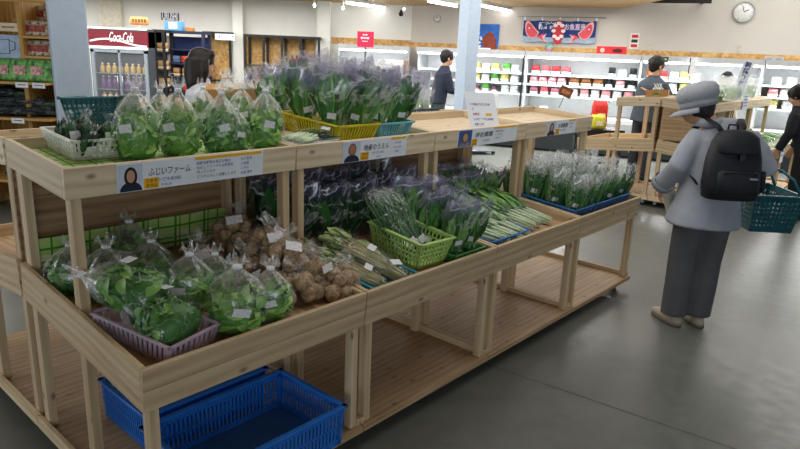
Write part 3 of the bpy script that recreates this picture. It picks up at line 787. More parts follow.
# ---- the trays behind (back to back stands): cardboard box, wooden crate, tall sleeves, blue tray
CARD = plain('#b98d58', .8); CARDI = plain('#8e6a41', .8)
def carton(lx, ly, h, label):
    t = thing('cardboard_box', label, 'box')
    m = MB(); th = .005; m.box((0, 0, .003), (lx, ly, .006))
    for sy in (-1, 1): m.box((0, sy * (ly / 2 - th / 2), h / 2), (lx, th, h))
    m.box((lx / 2 - th / 2, 0, h / 2), (th, ly - 2 * th, h))
    # end wall with a hand hole
    for z0, z1, y0, y1 in ((0, h * .5, -ly / 2, ly / 2), (h * .72, h, -ly / 2, ly / 2), (h * .5, h * .72, -ly / 2, -.045), (h * .5, h * .72, .045, ly / 2)):
        m.box((-lx / 2 + th / 2, (y0 + y1) / 2, (z0 + z1) / 2), (th, y1 - y0 - .0101 if y1 - y0 > .3 * ly and y0 < 0 < y1 else y1 - y0 - .005, z1 - z0))
    m.build('carton_wall', CARD, t)
    for sx, sy, w_, l_ in ((0, 1, lx, .07),):
        m = MB(); m.box((0, ly / 2 + .03, h + .012), (lx * .98, .07, .004), rot=Matrix.Rotation(.5, 3, 'X')); m.build('flap', CARD, t)
    return t
cb = carton(.34, .30, .19, 'tan cardboard box with a hand hole, full of bagged cabbage greens'); cbx, cby = 1.16, 1.17
put_row(cb, cbx, cby, 'upp', rz=-.55, lift=.002)
KC = [Kind(tied_bag('cab', MIDG, s_, h=.24, rx=.085, ry=.08, stick=False, dense=60)) for s_ in (51, 52)]
for i, (dx, dy) in enumerate(((-.09, -.06), (.03, -.08), (-.05, .06), (.08, .06))):
    o = KC[i % 2].put('film bag of cabbage greens standing in the cardboard box', 'greens bags in the cardboard box', (0, 0, 0))
    put_row(o, cbx + dx, cby + dy, 'upp', rz=i, lift=.05, s=.95)
t = thing('wooden_crate', 'small open wooden crate beside the woman with long dark hair', 'crate')
m = MB()
for z in (.02, .075, .13): 
    for sy in (-1, 1): m.box((0, sy * .095, z), (.26, .008, .04))
    for sx in (-1, 1): m.box((sx * .126, 0, z), (.008, .18, .04))
m.build('slats', PINE, t); m = MB(); m.box((0, 0, .003), (.25, .18, .006)); m.build('base', PLY, t)
for sx in (-1, 1):
    for sy in (-1, 1): m = MB(); m.box((sx * .113, sy * .082, .078), (.018, .018, .144)); m.build('corner_post', PINE, t)
put_row(t, .74, 1.17, 'upp', rz=-.3, lift=.003, s=.9)
KG = [Kind(upright_bag(s_, MIDG, FILMW, h=.28, wt=.11, n=30, stick=False)) for s_ in (61, 62)]
for i in range(8):
    x = 1.46 + (i % 4) * .20; y = 1.05 + (i // 4) * .17
    o = KG[i % 2].put('hazy film sleeve of greens standing behind the yellow and blue baskets', 'tall sleeves behind the baskets', (0, 0, 0))
    put_row(o, x, y, 'upp', rz=rng.uniform(-.4, .4) - .6, lift=.004, rx=-.06 + rng.uniform(-.1, .1), s=1.1 - .08 * (i // 4))
for i in range(3):
    o = KP[i % 3].put('purple-printed sleeve of greens propped behind the light blue basket', 'printed sleeves behind the light blue basket', (0, 0, 0))
    put_row(o, L + .30 + i * .12, D + .06 + .02 * (i % 2), 'upp', rz=-.6 + rng.uniform(-.3, .3), lift=.004, rx=.05, s=.95)
NB = plain('#2b3f66', .5)
tr = lattice_box('slotted_tray', 'dark blue tray of clear bags behind the white paper notice', 'tray', .34, .26, .05, NB, .92, 14, 1, .5)
trx, try_ = 2.40, 1.14
put_row(tr, trx, try_, 'upp', lift=.003)
KE = Kind(upright_bag(71, WSTEM, FILMW, h=.25, wt=.07, n=10, broad=False, stick=False))
for i in range(6):
    o = KE.put('pale clear bag standing in the dark blue tray', 'clear bags in the dark blue tray', (0, 0, 0))
    put_row(o, trx - .11 + .11 * (i % 3), try_ - .06 + .12 * (i // 3), 'upp', rz=-.7 + rng.uniform(-.3, .3), lift=.01, s=1.0)

# teal shopping basket in the back tray
TEAL = plain('#1b626b', .4); TEAL2 = plain('#2b7f8c', .4)
def shop_basket(label, handles='down'):
    t = lattice_box('shopping_basket', label, 'basket', .43, .30, .23, TEAL, .80, 16, 6, .42, rim=.02, band=.03)
    for s_ in (-1, 1):
        m = MB()
        if handles == 'down': pts_ = [(-.19, s_ * .155, .226), (-.17, s_ * .175, .232), (.17, s_ * .175, .232), (.19, s_ * .155, .226)]
        else: pts_ = [(-.14, s_ * .145, .23), (-.135, s_ * .10, .31), (-.11, s_ * .035, .36), (.11, s_ * .035, .36), (.135, s_ * .10, .31), (.14, s_ * .145, .23)]
        m.tube(pts_, .008, 8); m.build('handle', TEAL2 if handles != 'down' else TEAL, t)
    return t
sb = shop_basket('dark teal shopping basket standing behind the white basket')
put_row(sb, .46, 1.15, 'upp', rz=-.75 + pi / 2, lift=.004, s=.72)

# ---- lower bin of the nearest stand
PINK = plain('#b9a3b6', .5)
pc = lattice_box('slotted_crate', 'pale lilac crate holding two bags of dark leafy greens', 'crate', .20, .34, .07, PINK, .94, 16, 1, .5)
pp = V((.165, .235, 0)); put_row(pc, pp.x, pp.y, 'low', rz=.24, lift=.003)
KD = [Kind(tied_bag('dark', MIDG, s_, rx=.085, ry=.07)) for s_ in (81, 82, 83)]
o = KD[1].put('flat bag of dark greens lying in the lilac crate with the large price sticker', None, (0, 0, 0)); put_row(o, pp.x + .035, pp.y - .145, 'low', rz=.35, lift=.08, rx=-1.45, s=1.2)
o = KD[0].put('flat bag of crinkled greens lying in the lilac crate, upper one', None, (0, 0, 0)); put_row(o, pp.x + .03, pp.y - .01, 'low', rz=.70, lift=.14, rx=-1.42, s=1.2)
los = [(130, 268, KD[2], 1.02, .2, 'tied bag of dark greens at the back by the checked cloth'),
       (108, 298, KD[0], 1.02, -.3, 'tied bag of greens standing beside the front upright post'),
       (152, 288, KD[1], .98, .4, 'tied bag of dark greens with a sticker, behind the lilac crate'),
       (72, 290, KD[2], .9, 1.2, 'bag of dark greens half hidden behind the front upright post'),
       (189, 307, KL[0], .98, .1, 'tied bag of light greens beside the lilac crate, against the taro'),
       (214, 300, KL[3], .88, .5, 'tied bag of light greens leaning on the taro bags'),
       (235, 330, KL[2], 1.12, -.2, 'large tied bag of light greens at the front edge of the lower bin'),
       (268, 318, KL[1], .92, .6, 'bag of light greens with two stickers at the front edge by the taro')]
for u, v, k, s_, rz, lb in los:
    o = k.put(lb, None, (0, 0, 0)); put_in(o, u, v, 'low', rz=rz * .4 - .7, lift=.004, s=s_); o.matrix_basis = o.matrix_basis @ Matrix.Diagonal((1.18, 1.18, .86, 1))
KT = [Kind(taro_bag(s_)) for s_ in (91, 92, 93)]
tar = [(200, 272, 0, 'taro bag farthest back beside the light green bags'), (229, 262, 0, 'taro bag against the back panel, under the topmost one'), (262, 262, 0, 'taro bag at the back by the inner post'),
       (246, 283, 0, 'taro bag in the middle row behind the light green bags'), (283, 278, 0, 'taro bag in the middle row near the stem bunches'), (312, 283, 0, 'taro bag at the dividing board beside the stem bunches'),
       (296, 300, 0, 'taro bag in the front row, second from the dividing board'), (338, 293, 0, 'taro bag at the front corner beside the teal tray'), (272, 300, 0, 'taro bag in the front row touching the light greens'),
       (236, 262, .085, 'topmost taro bag of the heap, two stickers, against the back panel'), (268, 275, .08, 'taro bag on the heap beside the inner post'), (286, 290, .08, 'taro bag on the heap in the middle, white sticker on top')]
for i, (u, v, up_, lb) in enumerate(tar):
    o = KT[i % 3].put(lb, None, (0, 0, 0)); put_in(o, u, v, 'low', rz=i * 1.3 * .5 - .9, lift=.004 + up_ * 1.1, s=1.22, rx=.1 * (-1) ** i)

# ---- lower bin of the second stand
TT = plain('#2f8ea0', .45); LG = plain('#b8dc7e', .45); GG = plain('#3d8a45', .5); BT = plain('#2f6fb5', .45)
tt = lattice_box('slotted_tray', 'teal tray of pale leafy stalks beside the taro', 'tray', .27, .36, .05, TT, .92, 16, 1, .5)
p = low(345, 268); ttx, tty = L + .185, .20
put_row(tt, ttx, tty, 'low', lift=.003)
KS = [Kind(stalk_bag(s_, STALK, leafmat('olive_leaf', '#6a8440', '#9bb062', '#cbd498') if s_ == 101 else bpy.data.materials['olive_leaf'], ln=.31, w=.09, n=52, leafy=.24, leafw=.030, th=.0028)) for s_ in (101, 102)]
for i, (dx, dy, lf, rz, lb) in enumerate(((-.075, .01, .01, .15, 'film bunch of pale stalks nearest the taro bags'), (.06, -.02, .012, -.1, 'film bunch of pale stalks with a white sticker beside the light green basket'),
                                     (.0, .06, .062, .05, 'film bunch of pale stalks lying on top of the two others'), (-.10, .20, .02, .3, 'bushy film bunch of pale stalks behind the teal tray'))):
    o = KS[i % 2].put(lb, None, (0, 0, 0)); put_row(o, ttx + dx, tty + dy, 'low', rz=rz + .25, lift=lf + .02, rx=.20)
lg = lattice_box('grid_basket', 'light green basket with square holes holding chive bunches', 'basket', .22, .34, .135, LG, .82, 14, 4, .34, rim=.016)
lgx, lgy = L + .52, .25
put_row(lg, lgx, lgy, 'low', rz=-.05, lift=.003)
KO = [Kind(stalk_bag(s_, ONION, ONION, ln=.40, w=.055, n=40, leafy=.5, leafw=.007, th=.0026)) for s_ in (111, 112)]
for i in range(5):
    o = KO[i % 2].put(['film bunch of chives in the light green basket nearest the pale stalks', 'film bunch of chives second in the light green basket', 'film bunch of chives in the middle of the light green basket', 'film bunch of chives fourth in the light green basket', 'film bunch of chives at the far side of the light green basket'][i], None, (0, 0, 0))
    put_row(o, lgx - .07 + .035 * i, lgy + .06, 'low', rz=.12 + rng.uniform(-.06, .06), lift=.10 + .012 * (i % 2), rx=.80)
KQ = [Kind(upright_bag(s_, DKG, FILMD if 0 else film('printed_film_dark', haze=.02, streak=.5, scale=11, purple='#5b4f78', zlo=.22), h=.31, wt=.105, n=28, stick=False)) for s_ in (121, 122)]
for i in range(10):
    x = L + .10 + (i % 5) * .165; y = .56 + (i // 5) * .19
    lb = ['dark leafy sleeve with purple print in the back rank of the shaded bin', 'dark leafy sleeve with purple print in the front rank of the shaded bin'][1 - i // 5]
    o = KQ[i % 2].put(lb, 'back rank of dark sleeves' if i // 5 else 'front rank of dark sleeves', (0, 0, 0))
    put_row(o, x, y, 'low', rz=rng.uniform(-.5, .5) - .5, lift=.004, rx=.10 + rng.uniform(-.12, .12), s=1.08)
gb = lattice_box('slotted_tray', 'dark green tray under the broad-leaf sleeves by the light green basket', 'tray', .24, .42, .05, GG, .92, 14, 1, .5)
gbx, gby = L + .735, .26
put_row(gb, gbx, gby, 'low', lift=.003)
KR = [Kind(upright_bag(s_, SPIN, FILMP, h=.29, wt=.10, n=28)) for s_ in (131, 132, 133)]
for i in range(6):
    lb = ['broad-leaf sleeve at the front of the dark green tray', 'broad-leaf sleeve in the middle of the dark green tray', 'broad-leaf sleeve at the back end of the dark green tray'][i // 2]
    lb += [' beside the chives', ' beside the dividing board'][i % 2]
    o = KR[i % 3].put(lb, None, (0, 0, 0))
    put_row(o, gbx - .055 + .11 * (i % 2), gby - .14 + .15 * (i // 2), 'low', rz=rng.uniform(-.4, .4) - .5, lift=.01, rx=.12, s=1.0 + .05 * (i // 2))

# ---- lower bin of the third stand
bt = lattice_box('slotted_tray', 'blue tray of leafy stalk bags at the front of the third bin', 'tray', .36, .27, .05, BT, .93, 16, 1, .5)
btx, bty = 2 * L + .22, .20
put_row(bt, btx, bty, 'low', lift=.003)
KV = [Kind(stalk_bag(s_, WSTEM, MIDG, ln=.40, w=.075, n=22, leafy=.55, leafw=.04, th=.005, film_mat=FILM, stick=False)) for s_ in (141, 142)]
v3 = [(.10, .24, .02, .2, 'film bag of leafy stalks in the blue tray nearest the broad-leaf sleeves'), (.21, .23, .02, .1, 'film bag of leafy stalks in the middle of the blue tray'), (.31, .25, .025, 0, 'film bag of leafy stalks at the far end of the blue tray'),
      (.16, .36, .06, .15, 'film bag of leafy stalks lying over the back of the blue tray'), (.28, .38, .065, .1, 'film bag of leafy stalks heaped behind the blue tray'),
      (.46, .30, .03, .05, 'long clear bag of green stalks beside the blue tray'), (.56, .32, .03, -.05, 'long clear bag of green stalks second from the blue tray'), (.66, .31, .02, .05, 'long clear bag of green stalks third from the blue tray'),
      (.50, .52, .07, .1, 'long clear bag of stalks heaped behind the others in the third bin'), (.64, .52, .06, 0, 'bag of stalks heaped by the far dividing board')]
for i, (dx, y, lf, rz, lb) in enumerate(v3):
    o = KV[i % 2].put(lb, None, (0, 0, 0)); put_row(o, 2 * L + dx, y, 'low', rz=rz + .35, lift=lf + .01, rx=.16, s=1.05)
for i in range(12):
    o = (KR if i % 2 else KG)[i % 2].put('leafy sleeve standing at the back of the third bin', 'sleeves at the back of the third bin', (0, 0, 0))
    put_row(o, 2 * L + .08 + (i % 6) * .14, .60 + (i // 6) * .16, 'low', rz=rng.uniform(-.4, .4) - .6, lift=.004, rx=.25, s=.85)

# ---- lower bin of the far stand: upright bunches with silvery tops in blue trays
for k in range(3):
    o = lattice_box('slotted_tray', ['blue tray under the upright bunches, next to the third bin', 'blue tray under the upright bunches, in the middle of the far bin', 'blue tray under the upright bunches, at the far end'][k], 'tray', .26, .40, .07, BT, .93, 16, 1, .5)
    put_row(o, 3 * L + .16 + .28 * k, .27, 'low', lift=.003)
FS = film('silvery_film', haze=.02, streak=.6, scale=16, fog=(.16, .28, .12))
KU = [Kind(upright_bag(s_, ONION, FS, h=.27, wt=.066, n=34, broad=False, stick=(s_ == 151))) for s_ in (151, 152, 153)]
for k in range(3):
    for i in range(9):
        lb = 'silvery-topped bag of upright green stalks in the ' + ['tray next to the third bin', 'middle tray of the far bin', 'tray at the far end of the row'][k]
        o = KU[(i + k) % 3].put(lb, 'upright bunches in the ' + ['first', 'middle', 'last'][k] + ' blue tray', (0, 0, 0))
        put_row(o, 3 * L + .16 + .28 * k - .085 + .085 * (i % 3), .27 - .15 + .135 * (i // 3), 'low', rz=rng.uniform(-.4, .4) - .6, lift=.01, rx=.10 + rng.uniform(-.1, .1), ry=rng.uniform(-.1, .1), s=1.0 + .05 * (i // 3))
for i in range(9):
    o = KU[i % 3].put('silvery-topped bunch standing loose behind the blue trays', 'loose bunches at the back of the far bin', (0, 0, 0))
    put_row(o, 3 * L + .07 + .085 * i, .56 + .04 * (i % 2), 'low', rz=-.6, lift=.004, rx=.12, s=.98)

# ---- big blue crate under the nearest stand
BC = plain('#2877d6', .4, var=.03); BCF = plain('#4377a8', .5, var=.08, scale=6)
bc = lattice_box('slotted_crate', 'large bright blue slotted crate at the front of the bottom shelf', 'crate', .60, .385, .165, BC, .97, 34, 2, .45, rim=.022, floor_mat=BCF, band=.04)
place(bc, (.455, .165, ZS + .026), (0, 0, .0))
bc = lattice_box('slotted_crate', 'second blue slotted crate on the bottom shelf, tucked behind the first', 'crate', .52, .37, .165, BC, .97, 30, 2, .45, rim=.022, floor_mat=BCF, band=.04)
place(bc, (.46, .60, ZS + .026), (0, 0, .0))

# ================================================================ name signs on the upper boards
SKIN = plain('#c99a7c', .6); HAIR = plain('#1e1b1c', .6); NAVY = plain('#222a3d', .8)
def portrait(parent, x0, x1, zb, zt, face, hair, coat, bald=False, longh=False, bg=None):
    """a small flat printed head-and-shoulders picture, three inks"""
    y = -.0030; cx_ = (x0 + x1) / 2; w = x1 - x0; h = zt - zb
    def ell(cx0, cz0, rx, rz, mat, nm, yy, par, cut=None):
        m = MB(); o = 0; ps = []
        for j in range(24):
            a = 2 * pi * j / 24; z = cz0 + sin(a) * rz
            if cut is not None: z = max(z, cut)
            ps.append(V((cx0 + cos(a) * rx, yy, z)))
        m.v += ps; m.face(list(range(24)), None, .5); return m.build(nm, mat, par)
    root = MB(); root.quad((x0, y + .0006, zb), (x1, y + .0006, zb), (x1, y + .0006, zt), (x0, y + .0006, zt)); pr = root.build('portrait', bg or plain('#cfd8e6', .7), parent)
    ell(cx_, zb, w * .46, h * .36, coat, 'coat', y, pr, cut=zb)
    if longh: ell(cx_, zb + h * .55, w * .27, h * .36, hair, 'hair', y - .0003, pr)
    else: ell(cx_, zb + h * .62, w * .24, h * .31, hair, 'hair', y - .0003, pr)
    ell(cx_, zb + h * (.56 if not bald else .62), w * .17, h * .24, face, 'face', y - .0006, pr)
    return pr

def name_sign(x, wid, label, title, px, tx, lines, band, hgt=HBU - .004, tsize=.03, port={}):
    t = thing('name_sign', label, 'sign')
    h = hgt
    m = MB(); m.box((wid / 2, 0, h / 2), (wid, .0024, h)); m.build('plate', PAPER, t)
    y = -.0024
    portrait(t, .004, px, .002, h - .004, **port)
    TM = lambda x_, z_: Matrix.Translation((x_, y, z_)) @ UP
    m = MB(); m.box((px + .030, y + .0008, h * .22), (.052, .0012, h * .38)); yl = m.build('yellow_label', YEL, t)
    for zz, tt in ((.31, '生産者'), (.13, '直売品')): lettering(tt, .014, plain('#6b3a1a', .7), yl, Matrix.Translation((px + .010, y - .0004, h * zz)) @ UP, 'lettering')
    m = MB(); m.box(((band[0] + band[1]) / 2, y + .0008, h * .93), (band[1] - band[0], .0012, h * .115)); m.build('yellow_band', YEL, t)
    lettering(title, tsize, INK, t, TM(tx, h * .60), 'title_lettering', bold=.0002, shear=.15, width=band[2])
    for (lx, lz, s_, tt) in lines: lettering(tt, s_, GREYINK, t, TM(lx, lz * h), 'small_lettering', bold=.0002)
    M = ROWM @ Matrix.Translation((x, YU, ZU)) @ Matrix.Rotation(TU, 4, 'X') @ Matrix.Translation((0, -.0019, -h - .002))
    t.matrix_basis = M
    return t
def xr(u, v): return hit_plane(u, v, V((0, 1, 0)), V((0, YU, 0))).x
xa, xb = xr(117, 180), xr(263, 160)
W1 = xb - xa
name_sign(xa, W1, 'white name sign with dark-haired portrait below the lettuce bags', 'ふじいファーム', .085, .105,
          [(.14, .30, .014, '伊達市東浜町'), (.15, .12, .011, '0142-23-'), (W1 * .50, .74, .0125, '新鮮な野菜を毎日お届け'), (W1 * .50, .57, .0125, '安心して食べられる野菜を'), (W1 * .50, .40, .0125, '作っています'), (W1 * .50, .22, .0125, 'どうぞよろしくお願いします'),
           (W1 * .82, .74, .0125, '生産品目'), (W1 * .82, .55, .0125, '小松菜'), (W1 * .82, .37, .0125, 'レタス'), (W1 * .82, .18, .0125, '水菜 春菊')], (W1 * .49, W1 * .985, W1 * .27), port=dict(face=SKIN, hair=HAIR, coat=NAVY, longh=True))
xa, xb = xr(343, 155), xr(406.5, 145); W2 = xb - xa
name_sign(xa, W2, 'white name sign with short-haired portrait below the light blue basket', '地産のうえん', W2 * .25, W2 * .30,
          [(W2 * .44, .32, .011, '伊達市館山下町'), (W2 * .50, .13, .010, '0142-21-'), (W2 * .80, .70, .010, '生産品目'), (W2 * .78, .48, .010, 'ほうれん草'), (W2 * .80, .27, .010, '小松菜')], (W2 * .73, W2 * .98, W2 * .40), port=dict(face=plain('#b77a58', .6), hair=plain('#6d5a50', .7), coat=NAVY, bald=True))
xa, xb = xr(458, 140), xr(517, 130); W3 = xb - xa
name_sign(xa, W3, 'white name sign under the paper notice, portrait of a long-haired grower', '遊佐農園', W3 * .21, W3 * .26,
          [(W3 * .40, .25, .011, '伊達市弄月町'), (W3 * .60, .72, .012, '低農薬で野菜を'), (W3 * .60, .52, .012, '育てています'), (W3 * .60, .32, .012, '美味しいよ')], (W3 * .57, W3 * .98, W3 * .30), port=dict(face=SKIN, hair=plain('#5b5360', .6), coat=plain('#7d7f8c', .8), longh=True, bg=plain('#3d5a9c', .7)))
xa, xb = xr(547, 130), xr(576, 125); W4 = min(xb - xa, .42)
name_sign(xa, W4, 'white name sign on the last stand, portrait in dark clothes', '大滝農園', W4 * .28, W4 * .34,
          [(W4 * .45, .28, .012, '伊達市大滝区'), (W4 * .78, .70, .011, '生産品目'), (W4 * .78, .45, .011, '長ねぎ')], (W4 * .72, W4 * .98, W4 * .36), port=dict(face=SKIN, hair=HAIR, coat=plain('#4a3040', .8), longh=True))

# paper notice leaning in the third tray
t = thing('paper_notice', 'white paper notice with blue and red lines leaning in the tray', 'notice')
pw, ph_ = .29, .225
m = MB(); m.box((0, 0, ph_ / 2), (pw, .003, ph_)); m.build('sheet', plain('#f2f5fb', .7, var=.01), t)
TM = lambda x_, z_: Matrix.Translation((x_, -.0020, z_)) @ UP
for z_, tx_, c_ in ((.155, 'いつもお買上げありがとうございます', INKB), (.128, '冬', INKB), (.098, '地場野菜', plain('#c2334f', .7)), (.070, 'レジにて一緒にお会計', INKB), (.042, 'お願いします', INKB)):
    lettering(tx_, .0155, c_, t, TM(-.10 if z_ < .15 else -.115, z_), 'lettering', bold=.0004, width=.20 if len(tx_) > 9 else None)
m = MB(); m.box((.055, -.0017, .098), (.06, .001, .014)); m.build('yellow_stripe', YEL, t)
p = hit_plane(487, 126, V((0, 1, 0)), V((0, YU + .04, 0)))
place(t, (p.x, YU + .045, zu(YU + .045) + .003), (-.32, .05, .0))
t2 = thing('sign_rod', 'thin white rod sign holder standing in the third tray', 'sign holder')
m = MB(); m.tube([(0, 0, 0), (0, 0, .17)], .003, 6); m.build('rod', WHITE, t2); m = MB(); m.box((0, 0, .004), (.05, .03, .008)); m.build('foot', WHITE, t2)
p = hit_plane(504, 122, V((0, -sin(TU), cos(TU))), V((0, YU, ZU - FU))); put_row(t2, p.x, p.y + .06, 'upp', lift=.001)
# pale notice on a stand in the tray behind
t = thing('notice_stand', 'pale blue notice on a thin stand above the third stand', 'notice')
m = MB(); m.box((0, 0, .20), (.125, .003, .18)); m.build('sheet', plain('#cdd8e6', .6), t)
m = MB(); m.tube([(0, .004, 0), (0, .004, .2)], .003, 6); m.box((0, .004, .003), (.08, .06, .006)); m.build('stand', WHITE, t)
for k in range(5): lettering(['本日のおすすめ', '長ねぎ', 'ほうれん草', 'ごぼう', '大根'][k], .015, INKB, t, Matrix.Translation((-.05, -.0018, .27 - k * .03)) @ UP, 'lettering')
place(t, (2 * L + .62, D + .14, zu(D + .14) + .003), (.0, .04, -.6))

# ================================================================ people
def finger(m, p, d, n, ln, r, bend):
    """three joints bending towards -n"""
    p = V(p); d = V(d).normalized(); n = V(n).normalized(); pts_ = [p]; a = 0
    for q in (.42, .32, .26):
        dd = d * cos(a) - n * sin(a); p = p + dd * ln * q; pts_.append(p); a += bend
    m.tube(pts_, [r, r * .95, r * .88, r * .6], 7, r=.5)

def hand(m, wrist, d, palm_n, side=1, s=1.0, bend=.5):
    """palm from the wrist along d; palm faces -palm_n; thumb leaves on the side given"""
    w = V(wrist); d = V(d).normalized(); n = V(palm_n); n = (n - d * n.dot(d)).normalized(); x = d.cross(n) * side
    rs = []
    for q, hw, th in ((-.01, .024, .02), (.02, .030, .019), (.055, .038, .016), (.085, .040, .013)):
        c = w + d * q * s
        rs.append([c + x * cos(2 * pi * j / 12) * hw * s + n * sin(2 * pi * j / 12) * th * s for j in range(12)])
    m.rings(rs, r=.5)
    for k, (o, ln) in enumerate(((.029, .066), (.010, .075), (-.010, .070), (-.028, .055))):
        finger(m, w + d * .080 * s + x * o * s, d + x * o * 2.5, n, ln * s, .0085 * s, bend + .06 * k)
    finger(m, w + d * .028 * s + x * .026 * s, d * .7 + x * .8, n - x * .3, .062 * s, .0095 * s, bend * .6)

def head_parts(m, hc, yaw, pitch=0.0, s=1.0):
    """skull, jaw, nose, ears, brow; faces +y before the turn"""
    R_ = Matrix.Rotation(yaw, 3, 'Z') @ Matrix.Rotation(pitch, 3, 'X')
    T = lambda x, y, z: V(hc) + R_ @ (V((x, y, z)) * s)
    m.ball(T(0, -.006, .025), (.076 * s, .094 * s, .092 * s), 16, 12, M=R_)
    m.ball(T(0, .022, -.045), (.058 * s, .066 * s, .068 * s), 14, 10, M=R_)
    m.ball(T(0, .092, -.012), (.013 * s, .018 * s, .022 * s), 8, 6, M=R_)
    m.ball(T(0, .085, .008), (.010 * s, .010 * s, .026 * s), 8, 6, M=R_)
    m.ball(T(0, .078, -.052), (.022 * s, .010 * s, .009 * s), 8, 6, M=R_)
    m.ball(T(0, .074, .026), (.045 * s, .014 * s, .010 * s), 10, 6, M=R_)
    for sx in (-1, 1): m.ball(T(sx * .078, -.005, -.008), (.010 * s, .018 * s, .030 * s), 8, 6, M=R_)
    return R_, T

EYE = plain('#1c1614', .3); LIP = plain('#9c5a50', .5)
def face_parts(par, T):
    m = MB()
    for sx in (-1, 1): m.ball(T(sx * .031, .083, .004), (.011, .006, .0065), 8, 6)
    m.build('eyes', EYE, par)
    m = MB(); m.ball(T(0, .087, -.052), (.021, .006, .006), 10, 6); m.build('mouth', LIP, par)

def person(label, hgt, J, top, pants, hair_mat, hair_fn, shoe_mat, skin=SKIN, head_yaw=0.0, head_pitch=0.0, sleeve=1.0, lean=0.0, top_bottom=None, bend=.5, torso=(.19, .125), extra=None, hand_r=True):
    """body, clothes, hair and shoes; J maps joints of both arms and legs; origin between the feet, facing +y"""
    t = thing('person', label, 'person')
    k = hgt / 1.65
    hip, sh, nk, hc = J['hip'], J['sh'], J['neck'], J['head']
    body = MB()
    R_, T = head_parts(body, hc, head_yaw, head_pitch, k)
    body.tube([V(nk) - V((0, .01, .06)), V(nk), V(hc) - V((0, .012, .05))], [.06 * k, .052 * k, .055 * k], 12)
    cen = lambda a, b, q: V(a).lerp(V(b), q)
    chest = cen(hip, sh, .75)
    def sect(q, rx, ry): c = cen(hip, sh, q); return (c.x, c.y, c.z, rx * k, ry * k)
    body.loft([sect(-.1, .14, .10), sect(.2, .14, .095), sect(.6, .15, .10), sect(.92, .15, .085), sect(1.05, .07, .06)], 16)
    for sd in ('l', 'r'):
        S, E_, W_ = V(J['s' + sd]), V(J['e' + sd]), V(J['w' + sd])
        body.tube([S, (S + E_) / 2, E_, (E_ + W_) / 2, W_], [.045 * k, .042 * k, .036 * k, .036 * k, .025 * k], 10)
        d = J.get('h' + sd) or (W_ - E_); hand(body, W_, d, J.get('n' + sd, V((1 if sd == 'r' else -1, 0, 0))), 1 if sd == 'r' else -1, k, bend)
        Hh, Kn, An = V(J['hip' + sd]), V(J['k' + sd]), V(J['a' + sd])
        body.tube([Hh, Kn, (Kn + An) / 2, An], [.075 * k, .05 * k, .048 * k, .032 * k], 10)
    bo = body.build('body', skin, t, remesh=.0058)
    face_parts(bo, T)
    # trousers
    m = MB()
    c = V(hip); m.loft([(c.x, c.y, c.z - .10 * k, .12 * k, .10 * k), (c.x, c.y, c.z, .165 * k, .118 * k), (c.x, c.y, c.z + .10 * k, .155 * k, .11 * k)], 18)
    for sd in ('l', 'r'):
        Hh, Kn, An = V(J['hip' + sd]), V(J['k' + sd]), V(J['a' + sd])
        pr = J.get('pant', (.098, .080, .078, .076))
        m.tube([Hh + V((0, 0, .04)), Kn, (Kn + An) / 2 + V((0, -.006, 0)), An - V((0, 0, .015))], [p * k for p in pr], 14)
    m.build('trousers', pants, t, remesh=.010)
    # top
    m = MB()
    tb = top_bottom or [(-.12, 1.02, 1.02), (.2, .95, .98)]
    secs = [(q, torso[0] * a, torso[1] * b) for q, a, b in tb] + [(.6, torso[0] * .98, torso[1] * 1.05), (.86, torso[0] * .97, torso[1] * .98), (.99, torso[0] * .72, torso[1] * .74), (1.07, .085, .078), (1.13, .068, .066)]
    m.loft([sect(*q) for q in secs], 22, 2.3)
    for sd in ('l', 'r'):
        S, E_, W_ = V(J['s' + sd]), V(J['e' + sd]), V(J['w' + sd])
        sl = J.get('slv', (.072, .062, .055, .052))
        pts_ = [S + (S - V(chest)).normalized() * -.02, S.lerp(E_, .5), E_, E_.lerp(W_, .55), W_.lerp(E_, .04)] if sleeve >= 1 else [S + (S - V(chest)).normalized() * -.02, S.lerp(E_, .4), S.lerp(E_, .8)]
        m.tube(pts_, [sl[0] * k, sl[1] * 1.05 * k, sl[1] * k, sl[2] * k, sl[3] * k][:len(pts_)], 12)
    jk = m.build('jacket' if sleeve >= 1 else 'shirt', top, t, remesh=.010)
    hair_fn(t, hair_mat, T, R_, k, hc)
    for sd in ('l', 'r'):
        An = V(J['a' + sd]); fy = J.get('f' + sd, 0.0); RR = Matrix.Rotation(fy, 4, 'Z'); b = Matrix.Translation((An.x, An.y, 0)) @ RR
        sh_ = MB(); sh_.loft([(0, .055, .016, .044, .125), (0, .055, .04, .044, .122), (0, .03, .062, .038, .085), (0, -.015, .085, .033, .042), (0, -.02, .10, .03, .038)], 18, 2.4, M=b)
        so = sh_.build('shoe', shoe_mat, t)
        m2 = MB(); m2.loft([(0, .055, .0, .046, .128), (0, .055, .018, .047, .129)], 18, 2.4, M=b); m2.build('sole', plain('#6a625a', .7), so)
    if extra: extra(t, T, R_, k, J, jk)
    return t

